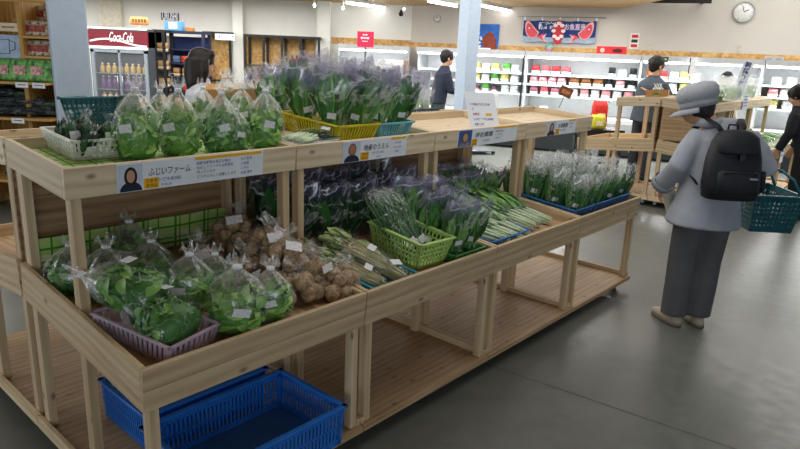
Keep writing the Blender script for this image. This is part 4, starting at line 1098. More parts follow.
def short_hair(t, mat, T, R_, k, hc):
    m = MB(); m.ball(T(0, -.016, .042), (.098 * k, .112 * k, .102 * k), 18, 12, M=R_, jit=.16); m.ball(T(0, -.055, -.005), (.076 * k, .062 * k, .075 * k), 14, 10, M=R_)
    m.ball(T(0, .062, .075), (.068 * k, .035 * k, .032 * k), 12, 8, M=R_, jit=.1)
    m.build('hair', mat, t, remesh=.009)
def long_hair(t, mat, T, R_, k, hc):
    m = MB(); m.ball(T(0, -.016, .042), (.095 * k, .108 * k, .094 * k), 18, 12, M=R_, jit=.05)
    m.loft([(0, -.05, .04, .096, .085), (0, -.055, -.06, .104, .09), (0, -.06, -.14, .105, .085), (0, -.065, -.20, .085, .06)], 20, M=Matrix.Translation(V(hc)) @ R_.to_4x4())
    for sx in (-1, 1): m.tube([T(sx * .085, .02, .04), T(sx * .094, .015, -.05), T(sx * .085, .0, -.15)], [.03, .034, .02], 10)
    m.ball(T(0, .07, .08), (.07 * k, .035 * k, .035 * k), 12, 8, M=R_)
    m.build('hair', mat, t, remesh=.009)

def stand_joints(h, stance=.09, lean=0.0, arms=None):
    k = h / 1.65
    J = dict(hip=(0, 0, .88 * k), sh=(0, lean * .5, 1.36 * k), neck=(0, lean * .56, 1.42 * k), head=(0, lean * .66 + .015, 1.535 * k),
             hipl=(-.085 * k, 0, .84 * k), hipr=(.085 * k, 0, .84 * k), kl=(-stance, .01, .46 * k), kr=(stance, .01, .46 * k), al=(-stance, -.01, .085 * k), ar=(stance, -.01, .085 * k),
             sl=(-.165 * k, lean * .5, 1.32 * k), sr=(.165 * k, lean * .5, 1.32 * k), el=(-.22 * k, lean * .4 - .02, 1.04 * k), er=(.22 * k, lean * .4 - .02, 1.04 * k), wl=(-.22 * k, lean * .4 + .10, .82 * k), wr=(.22 * k, lean * .4 + .10, .82 * k))
    if arms: J.update(arms)
    return J

# ---- the woman with the rucksack
GREYJ = plain('#a3a9b5', .75, var=.03); GREYP = plain('#5c5d60', .8, var=.04); HATC = plain('#a9adb6', .8, var=.05, scale=60)
HW = 1.47; k = HW / 1.65
Jw = stand_joints(HW, .075, .12, dict(sh=(.05, .05, 1.212), sl=(-.095, .05, 1.175), sr=(.195, .05, 1.175), neck=(-.035, .07, 1.245), head=(-.11, .10, 1.325), el=(-.20, -.02, .985), wl=(-.235, .12, .85), er=(.29, -.02, 1.0), wr=(.34, .19, .985), hl=(.1, .35, -1), hr=(.8, .6, -.05), nr=(0, 0, 1), nl=(-1, 0, 0),
     al=(-.085, .01, .08), ar=(.065, .03, .08), kl=(-.08, .02, .42), kr=(.068, .03, .42), fl=.35, fr=.1, pant=(.105, .092, .090, .086), slv=(.076, .068, .064, .062)))
def hat(t, T, R_, k, J, jk):
    Mh = Matrix.Translation(V(J['head'])) @ R_.to_4x4() @ Matrix.Rotation(-.10, 4, 'X') @ Matrix.Scale(.92, 4)
    m = MB(); m.loft([(0, -.014, -.012, .090, .108), (0, -.012, .040, .094, .112), (0, -.014, .052, .110, .128), (0, -.02, .10, .108, .125), (0, -.022, .128, .088, .102), (0, -.02, .143, .05, .06), (0, -.02, .147, .01, .01)], 28, 2.1, M=Mh)
    h_ = m.build('hat', HATC, t)
    m = MB(); m.loft([(0, -.0135, -.010, .0925, .1105), (0, -.012, .030, .0955, .1135)], 28, 2.1, M=Mh); m.build('hat_band', plain('#979ba6', .8), h_)
    m = MB(); rows = []
    for q, dz in ((0, -.004), (.5, -.012), (1, -.028)):
        rows.append([Mh @ V((sin(a) * (.089 + .018 * q), -.012 + cos(a) * (.108 + .075 * q * max(0, cos(a)) ** .7), dz - .012 * q * abs(sin(a)))) for a in [-1.75 + 3.5 * j / 20 for j in range(21)]])
    m.rings(rows, closed=False, cap0=False, cap1=False); m.build('hat_brim', HATC, h_, solid=.005)
    m = MB(); sd = V(J['neck'])
    m.loft([(sd.x, sd.y - .005, sd.z - .03, .085, .08), (sd.x, sd.y - .012, sd.z + .015, .074, .072), (sd.x, sd.y - .012, sd.z + .018, .066, .064), (sd.x, sd.y - .005, sd.z - .02, .07, .066)], 20); m.build('collar', GREYJ, jk)
    for sdn in ('l', 'r'):
        W_, E_ = V(J['w' + sdn]), V(J['e' + sdn]); m = MB(); m.tube([W_.lerp(E_, .22), W_.lerp(E_, .02)], [.0685, .068], 14, cap=False); m.build('cuff', plain('#989eab', .75), jk, solid=.003)
def grey_short(t, mat, T, R_, k, hc):
    m = MB(); m.ball(T(0, -.03, .0), (.082, .078, .085), 16, 10, M=R_); m.ball(T(0, -.06, -.045), (.062, .04, .05), 12, 8, M=R_)
    m.build('hair', mat, t, remesh=.008)
woman = person('woman in grey hat and pale grey jacket, dark rucksack on her back, seen from behind', HW, Jw, GREYJ, GREYP, plain('#2c2624', .7), grey_short, plain('#b8ab96', .7),
               head_yaw=1.05, head_pitch=-.2, top_bottom=[(-.31, 1.24, 1.50), (-.15, 1.16, 1.36), (.0, 1.06, 1.2), (.3, .98, 1.1)], torso=(.19, .135), extra=hat)
WP = ground(686, 325); WRZ = radians(-5)
place(woman, (WP.x, WP.y, 0), (0, 0, WRZ), row=False)
WMX = Matrix.Translation((WP.x, WP.y, 0)) @ Matrix.Rotation(WRZ, 4, 'Z')
def with_woman(o, loc, rot=(0, 0, 0)):
    o.matrix_basis = WMX @ Matrix.Translation(loc) @ Euler(rot).to_matrix().to_4x4(); return o

RUCK = plain('#1b1e27', .65, var=.08, scale=40)
t = thing('rucksack', 'dark navy rucksack with front pocket worn by the woman in the grey hat', 'rucksack')
m = MB(); m.loft([(0, 0, 0, .13, .07), (0, 0, .012, .158, .092), (0, 0, .10, .168, .10), (0, 0, .25, .158, .095), (0, .0, .36, .135, .08), (0, .005, .41, .105, .062), (0, .01, .425, .06, .035)], 26, 3.2); m.build('main_bag', RUCK, t)
m = MB(); m.loft([(0, -.085, .03, .10, .03), (0, -.092, .045, .125, .042), (0, -.092, .17, .122, .038), (0, -.085, .19, .10, .025)], 22, 3.5); pk = m.build('front_pocket', RUCK, t)
m = MB(); m.tube([(-.10, -.127, .178), (.10, -.127, .178)], .0035, 6); m.build('zip', DARK, pk)
m = MB(); m.box((.075, -.1345, .145), (.045, .003, .011)); m.build('label_patch', plain('#9aa0ab', .6), pk)
m = MB(); m.loft([(0, -.035, .285, .115, .085), (0, -.03, .30, .132, .092), (0, -.012, .39, .122, .085), (0, .0, .425, .09, .055), (0, .005, .436, .04, .025)], 24, 3); fl = m.build('flap', RUCK, t)
m = MB(); m.box((0, -.117, .268), (.03, .008, .04)); m.build('buckle', BLACK, fl)
m = MB(); m.tube([(-.03, .06, .42), (-.028, .055, .465), (.028, .055, .465), (.03, .06, .42)], .007, 8); m.build('carry_handle', RUCK, t)
for sx in (-1, 1):
    m = MB(); m.tube([(sx * .05, .06, .40), (sx * .075, .11, .46), (sx * .105, .21, .50), (sx * .13, .32, .44), (sx * .15, .33, .30), (sx * .18, .24, .16), (sx * .165, .09, .08)], [.024, .028, .030, .028, .024, .018, .012], 10, flat=.35); m.build('strap', RUCK, t)
m = MB(); m.loft([(.17, .0, .06, .02, .055), (.175, 0, .12, .024, .06), (.172, 0, .19, .022, .06)], 12); m.build('side_pocket', plain('#20242f', .7), t)
t.scale = (1, 1, 1); with_woman(t, (.025, -.215, .845), (-.10, 0, .0)); t.matrix_basis = t.matrix_basis @ Matrix.Diagonal((.87, .95, .88, 1))
t = shop_basket('teal slotted shopping basket hanging from the right arm of the woman in grey', 'up')
with_woman(t, (.39, .20, .615), (0, 0, .05 + pi / 2))
# a small folded cloth bag held in her left hand
t = thing('folded_paper', 'folded cream paper slip held in the left hand of the woman in grey', 'paper')
m = MB(); rs = []
for i in range(6): q = i / 5; rs.append([V((x, .006 * sin(q * 5 + x * 30), -q * .16)) for x in (-.04 + .0 * q, -.01, .02 + .02 * q, .035 + .05 * q)])
m.rings(rs, closed=False, cap0=False, cap1=False); m.build('sheet', plain('#ddd8c8', .8), t, solid=.003)
with_woman(t, (-.19, .12, .82), (0, -.35, 0))

# ---- the other shoppers
def put_person(o, u, d, rz): p = at(u, 100, d); place(o, (p.x, p.y, 0), (0, 0, rz), row=False)
o = person('man in navy jacket bending over a trolley beside the slim pillar', 1.62, stand_joints(1.62, .09, .16, dict(el=(-.20, .14, 1.02), er=(.20, .14, 1.02), wl=(-.16, .36, .98), wr=(.16, .36, .98), nl=(0, 0, 1), nr=(0, 0, 1))), plain('#20283a', .8), plain('#3c4a44', .8), plain('#15120f', .6), short_hair, DARK)
put_person(o, 438, 10.4, radians(-75))
o = person('man in dark grey short-sleeved shirt leaning over the stand behind the grey hat', 1.64, stand_joints(1.64, .10, .10, dict(el=(-.22, .14, 1.08), er=(.24, .16, 1.06), wl=(-.12, .34, 1.0), wr=(.16, .38, 1.02), nl=(0, 0, 1), nr=(0, 0, 1))), plain('#3f4853', .8), plain('#30343c', .8), plain('#120f0e', .6), short_hair, DARK, sleeve=.6, head_yaw=-.2, torso=(.215, .145))
put_person(o, 648, 8.5, radians(-62))
o = person('woman with long dark hair in a grey and white top by the wooden crate', 1.52, stand_joints(1.52, .08, .05, dict(el=(-.22, .06, .98), er=(.22, .06, .98), wl=(-.13, .28, .95), wr=(.13, .28, .95), nl=(0, 0, 1), nr=(0, 0, 1))), plain('#c9cbd2', .8), plain('#2d3140', .8), plain('#1d1412', .5), long_hair, DARK, head_yaw=-.1)
put_person(o, 198, 5.0, radians(-68))
o = person('dark-haired person in black clothes at the frame edge bending over the far greens', 1.39, stand_joints(1.39, .09, .26, dict(el=(-.20, .12, .93), er=(.20, .12, .93), wl=(-.20, .20, .74), wr=(.20, .20, .74))), plain('#22242a', .8), plain('#1e2024', .8), plain('#130f0e', .6), short_hair, DARK, head_pitch=-.35)
put_person(o, 817, 6.6, radians(40))
o = person('distant dark-haired shopper glimpsed between the grey hat and the acrylic bin', 1.47, stand_joints(1.47, .08, .05), plain('#d8cfc6', .8), plain('#41434a', .8), plain('#161210', .6), short_hair, DARK)
put_person(o, 722, 9.7, radians(-60))

# ================================================================ along the far walls
WI = WM.inverted()
def wall(u, v, off=0.0):
    """wall coordinates (x along the wall, y, z) of the plane standing off metres in front of the right-hand wall"""
    o = WI @ V((0, 0, CAM_H)); d = WI.to_3x3() @ ray(u, v); return o + d * ((-off - o.y) / d.y)
def on_wall(o, u, v, off=.004, rx=0.0, ry=0.0, z=None):
    p = wall(u, v, off); o.matrix_basis = WM @ Matrix.Translation((p.x, -off, p.z if z is None else z)) @ Euler((rx, ry, 0)).to_matrix().to_4x4(); return o
LWY = 13.0
def lwall(u, v, off=0.0): return at(u, v, LWY - off)

CASEW = plain('#e6e9ea', .4, var=.02); CASEG = plain('#b9bdc0', .45, var=.03); KICK = plain('#2c3034', .5); RAILC = plain('#cfe4ea', .4); CASEL = emit('case_light', '#ffffff', 9)
def chilled_case(w_, label, zs=(1.31, 1.13, .95), glow=3.5):
    t = thing('chilled_case', label, 'chilled display case'); dp = .78
    m = MB(); m.box((w_ / 2, -dp / 2, .36), (w_ - .01, dp, .52)); m.box((w_ / 2, -.03, 1.1), (w_ - .01, .05, .95)); m.build('cabinet', CASEW, t)
    m = MB(); m.box((w_ / 2, -dp - .0015, .22), (w_ - .02, .004, .36)); m.box((w_ / 2, -dp / 2 + .02, .05), (w_ - .02, dp - .06, .098)); m.build('kick_plate', KICK, t)
    m = MB(); m.box((w_ / 2, -dp - .004, .50), (w_ - .012, .012, .12)); m.build('bumper', CASEG, t)
    m = MB(); m.box((w_ / 2, -.36, 1.645), (w_ - .01, .72, .085)); m.build('canopy', CASEG, t)
    m = MB(); m.box((w_ / 2, -.66, 1.585), (w_ - .08, .10, .03)); m.build('light_strip', CASEL, t)
    for z in zs:
        m = MB(); m.box((w_ / 2, -.27, z - .012), (w_ - .03, .42, .02)); sh_ = m.build('shelf', CASEW, t)
        m = MB(); m.box((w_ / 2, -.486, z - .012), (w_ - .03, .008, .035)); m.build('price_rail', RAILC, sh_)
    for x in (.008, w_ - .008):
        m = MB(); m.box((x, -.30, 1.12), (.014, .56, .96)); m.build('end_panel', CASEG, t)
    return t
def case_lamp(xc, w_):
    l = bpy.data.lights.new('case_lamp', 'AREA'); l.shape = 'RECTANGLE'; l.size = w_; l.size_y = .1; l.energy = 26 * w_
    o = bpy.data.objects.new('case_lamp', l); C.objects.link(o); o.matrix_world = WM @ Matrix.Translation((xc, -.70, 1.565)) @ Matrix.Rotation(radians(-32), 4, 'X')
cu = [(414, 524, 'chilled case of vegetables behind the slim pillar'), (524, 641, 'chilled case of meat and fish packs under the blue banner'), (641, 766, 'chilled case behind the man in dark grey and the acrylic bin'), (766, 905, 'chilled case at the frame edge beyond the dark-haired person')]
CX = []
for u0, u1, lb in cu:
    x0, x1 = wall(u0, 62, .79).x, wall(u1, 62, .79).x; o = chilled_case(x1 - x0, lb); o.matrix_basis = WM @ Matrix.Translation((x0, -.02, 0)); CX.append((x0, x1)); case_lamp((x0 + x1) / 2, x1 - x0 - .1)
m = MB(); x0 = CX[1][0]; m.box((x0, -.815, .95), (.03, .03, 1.30)); o = tag(m.build('partition_post', DARK), 'thin dark post between the vegetable case and the meat case', 'post'); o.matrix_basis = WM

def pack(sx, sy, sz, base, top_, shape=4.0):
    t = thing('food_pack', 'x', 'food pack')
    m = MB(); m.loft([(0, 0, 0, sx * .45, sy * .45), (0, 0, sz * .35, sx / 2, sy / 2)], 14, shape); m.build('tray', base, t)
    m = MB(); m.loft([(0, 0, sz * .351, sx * .49, sy * .49), (0, 0, sz * .93, sx * .475, sy * .475), (0, 0, sz, sx * .42, sy * .42)], 14, shape); m.build('contents', top_, t)
    return t
def bottle_(r, h, body, cap, neck=.35):
    t = thing('bottle', 'x', 'bottle')
    prof = [(0, r * .9), (.02, r), (h * .6, r), (h * .75, r * .6), (h * .84, r * neck), (h * .92, r * neck)]
    m = MB(); m.rings([[V((cos(a) * q, sin(a) * q, z)) for a in [2 * pi * j / 12 for j in range(12)]] for z, q in prof]); m.build('glass', body, t)
    m = MB(); m.rings([[V((cos(a) * q, sin(a) * q, z)) for a in [2 * pi * j / 12 for j in range(12)]] for z, q in ((h * .91, r * .42), (h, r * .42))]); m.build('cap', cap, t)
    return t
PK = dict(pink=Kind(pack(.15, .18, .14, plain('#f0e6e6', .5), plain('#d8626a', .5))), rose=Kind(pack(.15, .18, .13, plain('#f3eeee', .5), plain('#e79aa0', .5))), red=Kind(pack(.15, .17, .14, plain('#f1e9e4', .5), plain('#c23a40', .5))),
          beige=Kind(pack(.18, .18, .15, plain('#e8d9bd', .6), plain('#8a5a34', .6))), black=Kind(pack(.12, .14, .16, plain('#e9e9e9', .5), plain('#26262a', .5), 2.5)), orange=Kind(pack(.15, .17, .15, plain('#f2e2cc', .5), plain('#e0763a', .5))),
          green=Kind(pack(.14, .17, .15, plain('#e4efdc', .5), plain('#5fae48', .5), 3)), yel=Kind(pack(.15, .17, .14, plain('#f2f0e0', .5), plain('#e0d57a', .5), 3)), plum=Kind(pack(.11, .15, .09, plain('#dfe6d2', .5), plain('#7d4a63', .5), 3)),
          teal=Kind(pack(.18, .18, .07, plain('#3c8f97', .5), plain('#a8cdd0', .5))), white=Kind(pack(.15, .17, .13, plain('#f2f4f5', .5), plain('#dfe3e6', .5))), blue=Kind(pack(.15, .17, .13, plain('#d8e4f0', .5), plain('#c87f92', .5))))
def shelf_row(u0, u1, z, kinds, step, label, group, y=-.38):
    x0, x1 = wall(u0, 80, -y).x, wall(u1, 80, -y).x; n = max(1, int((x1 - x0) / max(.155, step * .88)))
    for i in range(n):
        kd = kinds[i % len(kinds)]
        o = PK[kd].put(label, group, (0, 0, 0))
        o.matrix_basis = WM @ Matrix.Translation((x0 + (i + .5) * (x1 - x0) / n, y - .02, z + .001)) @ Matrix.Rotation(rng.uniform(-.1, .1), 4, 'Z')
rows = [(472, 500, 1.31, ['yel', 'white'], .17, 'pale yellow pack on the top shelf of the vegetable case', -.36), (502, 520, 1.31, ['green', 'white'], .16, 'bright green pack on the top shelf of the vegetable case', -.36),
        (472, 520, 1.13, ['yel', 'white', 'green'], .17, 'small pale pack on the middle shelf of the vegetable case', -.36), (474, 500, .95, ['plum', 'green'], .14, 'plum and green pack on the bottom shelf of the vegetable case', -.36), (502, 520, .95, ['white'], .18, 'white pack on the bottom shelf of the vegetable case', -.36),
        (530, 571, 1.31, ['red', 'pink'], .15, 'red-topped meat pack on the top shelf under the banner', -.38), (530, 567, 1.13, ['rose'], .16, 'rose meat pack on the second shelf under the banner', -.38), (530, 562, .95, ['blue', 'pink'], .16, 'pink and blue-white pack on the third shelf under the banner', -.38),
        (531, 562, .625, ['teal', 'white'], .2, 'flat teal tray on the deck of the meat case', -.6), (569, 605, 1.13, ['beige'], .19, 'beige pack with brown top in the meat case', -.38), (606, 638, 1.31, ['black', 'white'], .13, 'black-lidded tub on the top shelf of the meat case', -.38), (604, 638, 1.13, ['black', 'rose'], .15, 'dark-lidded tub on the second shelf of the meat case', -.38), (570, 636, .95, ['white', 'rose'], .2, 'white pack on the third shelf of the meat case', -.38),
        (645, 668, 1.31, ['orange', 'red'], .14, 'orange-topped pack beside the head of the man in grey', -.38), (668, 700, 1.31, ['white', 'yel'], .17, 'white pack on the top shelf beyond the grey hat', -.38), (645, 764, 1.13, ['yel', 'green', 'white'], .19, 'pale green pack on the middle shelf beyond the acrylic bin', -.38), (645, 764, .95, ['orange', 'white', 'plum'], .2, 'mixed pack on the bottom shelf beyond the acrylic bin', -.38),
        (769, 830, 1.13, ['rose', 'white'], .14, 'rosy pack in the last case of the wall', -.38), (769, 830, 1.31, ['white'], .2, 'white pack on the top shelf of the last case', -.38), (769, 830, .95, ['yel', 'white'], .2, 'pale pack on the bottom shelf of the last case', -.38)]
for i, (u0, u1, z, kd, st, lb, y) in enumerate(rows): shelf_row(u0, u1, z, kd, st, lb, lb.replace(' pack ', ' packs ').replace(' tub ', ' tubs '), y)

# case on the left-hand wall with a bright strip
p0, p1 = lwall(337, 50, .8), lwall(409, 50, .8)
o = chilled_case(p1.x - p0.x, 'bright chilled case under the pink-red sign', zs=(1.15, .9)); place(o, (p0.x, 12.96, 0), row=False)
p = at(391, 60, 11.6); t = thing('white_partition', 'plain white panel with a brown edge beside the bright case', 'panel')
m = MB(); m.box((0, 0, .74), (.45, .03, 1.40)); m.build('panel', plain('#e3e6ea', .6, var=.02), t); m = MB(); m.box((.265, -.01, .74), (.08, .035, 1.40)); m.build('brown_edge', plain('#9a7f6c', .6), t)
for sx in (-.15, .15): m = MB(); m.box((sx, 0, .02), (.05, .4, .04)); m.build('foot', DARK, t)
place(t, (p.x, p.y, 0), row=False)
p = at(365, 60, 10.6); t = thing('pole_sign', 'pink-red square sign on a thin dark pole', 'sign')
m = MB(); m.tube([(0, .012, 0), (0, .012, 1.86)], .012, 8); m.build('pole', DARK, t); m = MB(); m.ball((0, .012, .012), (.16, .16, .012), 16, 6); m.build('foot', DARK, t)
m = MB(); m.box((0, 0, 1.75), (.265, .008, .24)); m.build('board', plain('#d6224f', .5), t)
m = MB()
for x, z, w_, h_ in ((-.03, 1.82, .03, .022), (.012, 1.82, .03, .022), (-.06, 1.77, .03, .03), (-.025, 1.77, .025, .022), (.008, 1.77, .025, .022), (.042, 1.77, .03, .03), (-.01, 1.72, .09, .010)): m.box((x, -.006, z), (w_, .003, h_))
m.build('white_marks', WHITE, t); place(t, (p.x, p.y, 0), row=False)

# ---- on the right-hand wall
def clock(u, v, r, label):
    t = thing('wall_clock', label, 'clock')
    m = MB(); m.rings([[V((cos(a) * q, y, sin(a) * q)) for a in [2 * pi * j / 32 for j in range(32)]] for y, q in ((0, r), (-.03, r), (-.035, r * .88), (-.02, r * .86))], cap1=False); m.build('rim', plain('#a7a9a8', .4), t)
    m = MB(); m.rings([[V((cos(a) * q, y, sin(a) * q)) for a in [2 * pi * j / 32 for j in range(32)]] for y, q in ((-.018, r * .87), (-.02, r * .86))]); m.build('dial', plain('#e6e6e2', .5), t)
    m = MB()
    for j in range(12): a = pi * j / 6; m.box((cos(a) * r * .74, -.022, sin(a) * r * .74), (r * .05, .002, r * .05))
    m.build('hour_marks', INK, t)
    for a, l_, w_ in ((radians(62), r * .45, .012), (radians(-20), r * .66, .008)):
        m = MB(); m.box((0, -.024, l_ / 2), (w_, .002, l_), rot=None); q = m.build('hand', BLACK, t); q.rotation_euler = (0, a, 0)
    return t
on_wall(clock(0, 0, .165, 'large round white wall clock high above the last cases'), 744, 12, .004)
on_wall(clock(0, 0, .07, 'small dark-rimmed round clock above the man in navy'), 437.5, 18.5, .004)
# banner
t = thing('banner', 'navy festival banner with two red fish hung from a rod', 'banner')
a_, b_ = wall(524, 20, .05), wall(597, 21, .05); bw = b_.x - a_.x; bh = .37
m = MB(); rs = []
for i in range(13):
    z = -bh * i / 12; rs.append([V((x, .012 * sin(x * 9 + i * .2), z - .02 * abs(sin(x / bw * 4 * pi)))) for x in [bw * j / 40 for j in range(41)]])
m.rings(rs, closed=False, cap0=False, cap1=False); m.build('cloth', plain('#243a78', .8, var=.06), t)
m = MB(); m.rings([[V((x, .012 * sin(x * 9 + i * .2) - .004, -bh * i / 12 - .02 * abs(sin(x / bw * 4 * pi)))) for x in [bw * j / 40 for j in range(41)]] for i in (9, 10, 11, 12)], closed=False, cap0=False, cap1=False); m.build('pale_hem', plain('#9db0c6', .8), t)
m = MB(); m.tube([(-.12, 0, .055), (bw + .15, 0, .055)], .010, 8); m.build('rod', plain('#8d8f8c', .5), t)
for j in range(5): m = MB(); m.box((bw * j / 4 * .98 + .02, 0, .02), (.03, .006, .07)); m.build('loop', WHITE, t)
FISH = plain('#d4505a', .7); FISHP = plain('#eeb0b0', .7)
def fish(cx_, sgn):
    def poly(sc, mat, y):
        m = MB(); ps = []
        for j in range(24):
            a = 2 * pi * j / 24; x = cos(a) * .15 * sc; z = sin(a) * .085 * sc * (1 - .35 * cos(a)); zz = z + .22 * (x / .15) ** 2 * .3
            ps.append(V((cx_ + sgn * (x * .75 + z * .35), y, -bh * .60 + zz + x * -.55)))
        m.v += ps; m.face(list(range(24)) if sgn > 0 else list(range(24))[::-1], None, .5)
        o_ = len(m.v); tail = [(.10, -.10), (.24, -.03), (.20, -.10), (.25, -.17)]
        m.v += [V((cx_ + sgn * x * sc, y - .0005, -bh * .60 + z * sc + .02)) for x, z in tail]; m.face([o_, o_ + 1, o_ + 2, o_ + 3], None, .5)
        return m
    poly(1.12, FISHP, -.022).build('fish_outline', FISHP, t); poly(.92, FISH, -.026).build('fish', FISH, t)
    m = MB(); m.ball((cx_ - sgn * .055, -.03, -bh * .60 + .075), (.014, .004, .014), 8, 6); m.build('fish_eye', WHITE, t)
fish(.17, 1); fish(bw - .17, -1)
m = MB(); m.ball((bw / 2, -.024, -bh * .55), (.10, .005, .21), 18, 10); m.build('red_emblem', plain('#c0303c', .7), t)
m = MB()
for j in range(8): a = 2 * pi * j / 8; m.ball((bw / 2 + cos(a) * .085, -.028, -bh * .5 + sin(a) * .13), (.04, .004, .03), 10, 6)
m.build('white_waves', plain('#efe6e6', .7), t)
lettering('新鮮市場', .13, WHITE, t, Matrix.Translation((.28, -.026, -.11)) @ UP, 'lettering', bold=.004, width=.36); lettering('お魚直売', .115, plain('#cdbfd8', .7), t, Matrix.Translation((bw * .58, -.026, -.12)) @ UP, 'lettering', bold=.003, width=.36)
on_wall(t, 524, 19.5, .05)
# blue poster
t = thing('poster', 'blue poster with a red-brown shape beside the slim pillar', 'poster')
pw_ = wall(499, 30, .02).x - wall(474, 30, .02).x
m = MB(); m.box((pw_ / 2, 0, 0), (pw_, .006, .44)); m.build('sheet', plain('#2a68bd', .6, var=.12, scale=9), t)
m = MB(); m.ball((pw_ * .62, -.006, -.10), (.12, .004, .17), 16, 10, jit=.3); m.ball((pw_ * .78, -.006, -.20), (.08, .004, .18), 14, 8, jit=.3); m.build('brown_shape', plain('#8e3f2c', .7), t)
m = MB()
for j in range(9): m.ball((rng.uniform(.02, pw_ * .35), -.005, rng.uniform(-.2, .1)), (.025, .003, .02), 8, 6)
m.build('white_dots', WHITE, t); on_wall(t, 474, 36, .02)
def flat_board(name, label, cat, u0, v0, u1, v1, mat, off, th=.012, extra=None, frame=None):
    a = wall(u0, v0, off); b = wall(u1, v1, off); t = thing(name, label, cat); w_ = b.x - a.x; h_ = a.z - b.z
    m = MB(); m.box((w_ / 2, 0, -h_ / 2), (w_, th, h_)); m.build('board', mat, t)
    if extra: extra(t, w_, h_)
    t.matrix_basis = WM @ Matrix.Translation((a.x, -off, a.z)); return t
def marks(mat, rows_, name='print'):
    def f(t, w_, h_):
        m = MB()
        for x0, x1, z0, z1 in rows_: m.box((w_ * (x0 + x1) / 2, -.0075, -h_ * (z0 + z1) / 2), (w_ * (x1 - x0), .002, h_ * (z1 - z0)))
        m.build(name, mat, t)
    return f
def red_sign(t, w_, h_):
    m = MB(); m.ball((w_ * .7, -.008, -h_ * .5), (w_ * .17, .003, h_ * .26), 16, 8); m.build('dark_oval', plain('#4a1216', .6), t)
    m = MB(); m.ball((w_ * .2, -.008, -h_ * .5), (w_ * .08, .003, h_ * .3), 12, 8); m.build('pale_disc', plain('#f0b8ae', .6), t)
flat_board('case_sign', 'red signboard with a dark oval standing on the meat case', 'sign', 597, 46, 626, 55, plain('#d5232c', .5), .55, extra=red_sign)
flat_board('case_sign', 'small white signboard under the blue poster', 'sign', 475, 47.5, 490, 54, WHITE, .55, extra=marks(GREYINK, [(.1, .9, .25, .35), (.1, .7, .55, .65)]))
def vertical(t, w_, h_):
    for j, (c, mt) in enumerate((('#c02a30', 1), ('#26262a', 1), ('#c02a30', 1))):
        m = MB(); m.box((w_ / 2, -.0085, -h_ * (.2 + .3 * j)), (w_ * .7, .002, h_ * .2)); m.build('mark', plain(c, .6), t)
flat_board('narrow_sign', 'narrow upright red and black sign on the wall', 'sign', 631, 33, 638, 49, plain('#eae2dc', .6), .008, extra=vertical)
flat_board('case_label', 'dark green price card hung on the canopy beside the head of the man in grey', 'sign', 660, 56.5, 668, 63, plain('#39543c', .6), .80, extra=marks(plain('#cfd28c', .6), [(.2, .8, .3, .5)]))
flat_board('case_label', 'grey notice patch on the wall above the last case', 'sign', 765, 56, 783, 62, plain('#b9b7b4', .6), .008, extra=marks(plain('#9c9a98', .6), [(.1, .4, .3, .7), (.6, .9, .3, .7)]))
flat_board('white_divider', 'small white upright panel with dark edge by the canopy beyond the hat', 'panel', 690, 58, 694, 74, WHITE, .82, extra=marks(BLACK, [(0, .18, 0, 1)]))
t = thing('round_ornament', 'round teal and pink ornament hung on the strand-board strip', 'ornament')
m = MB(); m.ball((0, 0, 0), (.075, .02, .075), 16, 10); m.build('disc', plain('#8fb5ae', .6, var=.2, scale=25), t); m = MB(); m.ball((0, -.012, -.05), (.055, .016, .04), 12, 8); m.build('pink_patch', plain('#d88fa0', .6), t)
on_wall(t, 549, 47, .03)
for u, v, lb in ((537, 42, 'small pale wall plate under the banner'), (573, 43, 'small pale wall plate below the banner emblem'), (650, 46, 'small pale wall plate near the narrow red sign'), (740, 48, 'small pale wall plate below the large clock')):
    t = thing('wall_plate', lb, 'wall plate'); m = MB(); m.box((0, 0, 0), (.06, .012, .10)); m.build('plate', plain('#c9c3b8', .6), t); m = MB(); m.box((0, -.008, .01), (.02, .006, .03)); m.build('switch', plain('#b3ada2', .6), t); on_wall(t, u, v, .008)
t = thing('security_camera', 'small dark camera under the ceiling near the wall corner', 'camera')
m = MB(); m.ball((0, 0, 0), (.045, .045, .045), 12, 8); m.build('dome', BLACK, t); m = MB(); m.box((0, 0, .05), (.04, .04, .05)); m.build('mount', DARK, t); p = lwall(401, 14, .15); place(t, (p.x, p.y, p.z), row=False)
for u, v, lb in ((314.5, 5.5, 'small lit spot lamp left of the white column'.replace('left of', 'on one side of')), (343, 8, 'small lit spot lamp under the tube above the pink-red sign')):
    t = thing('spot_lamp', lb, 'lamp'); p = at(u, v, 12.0); m = MB(); m.ball((0, 0, 0), (.024, .024, .03), 12, 8); m.build('bulb', TUBE, t); m = MB(); m.tube([(0, 0, .03), (0, 0, CH - p.z)], [.018, .012], 8); m.build('stem', WHITE, t); place(t, p, row=False)

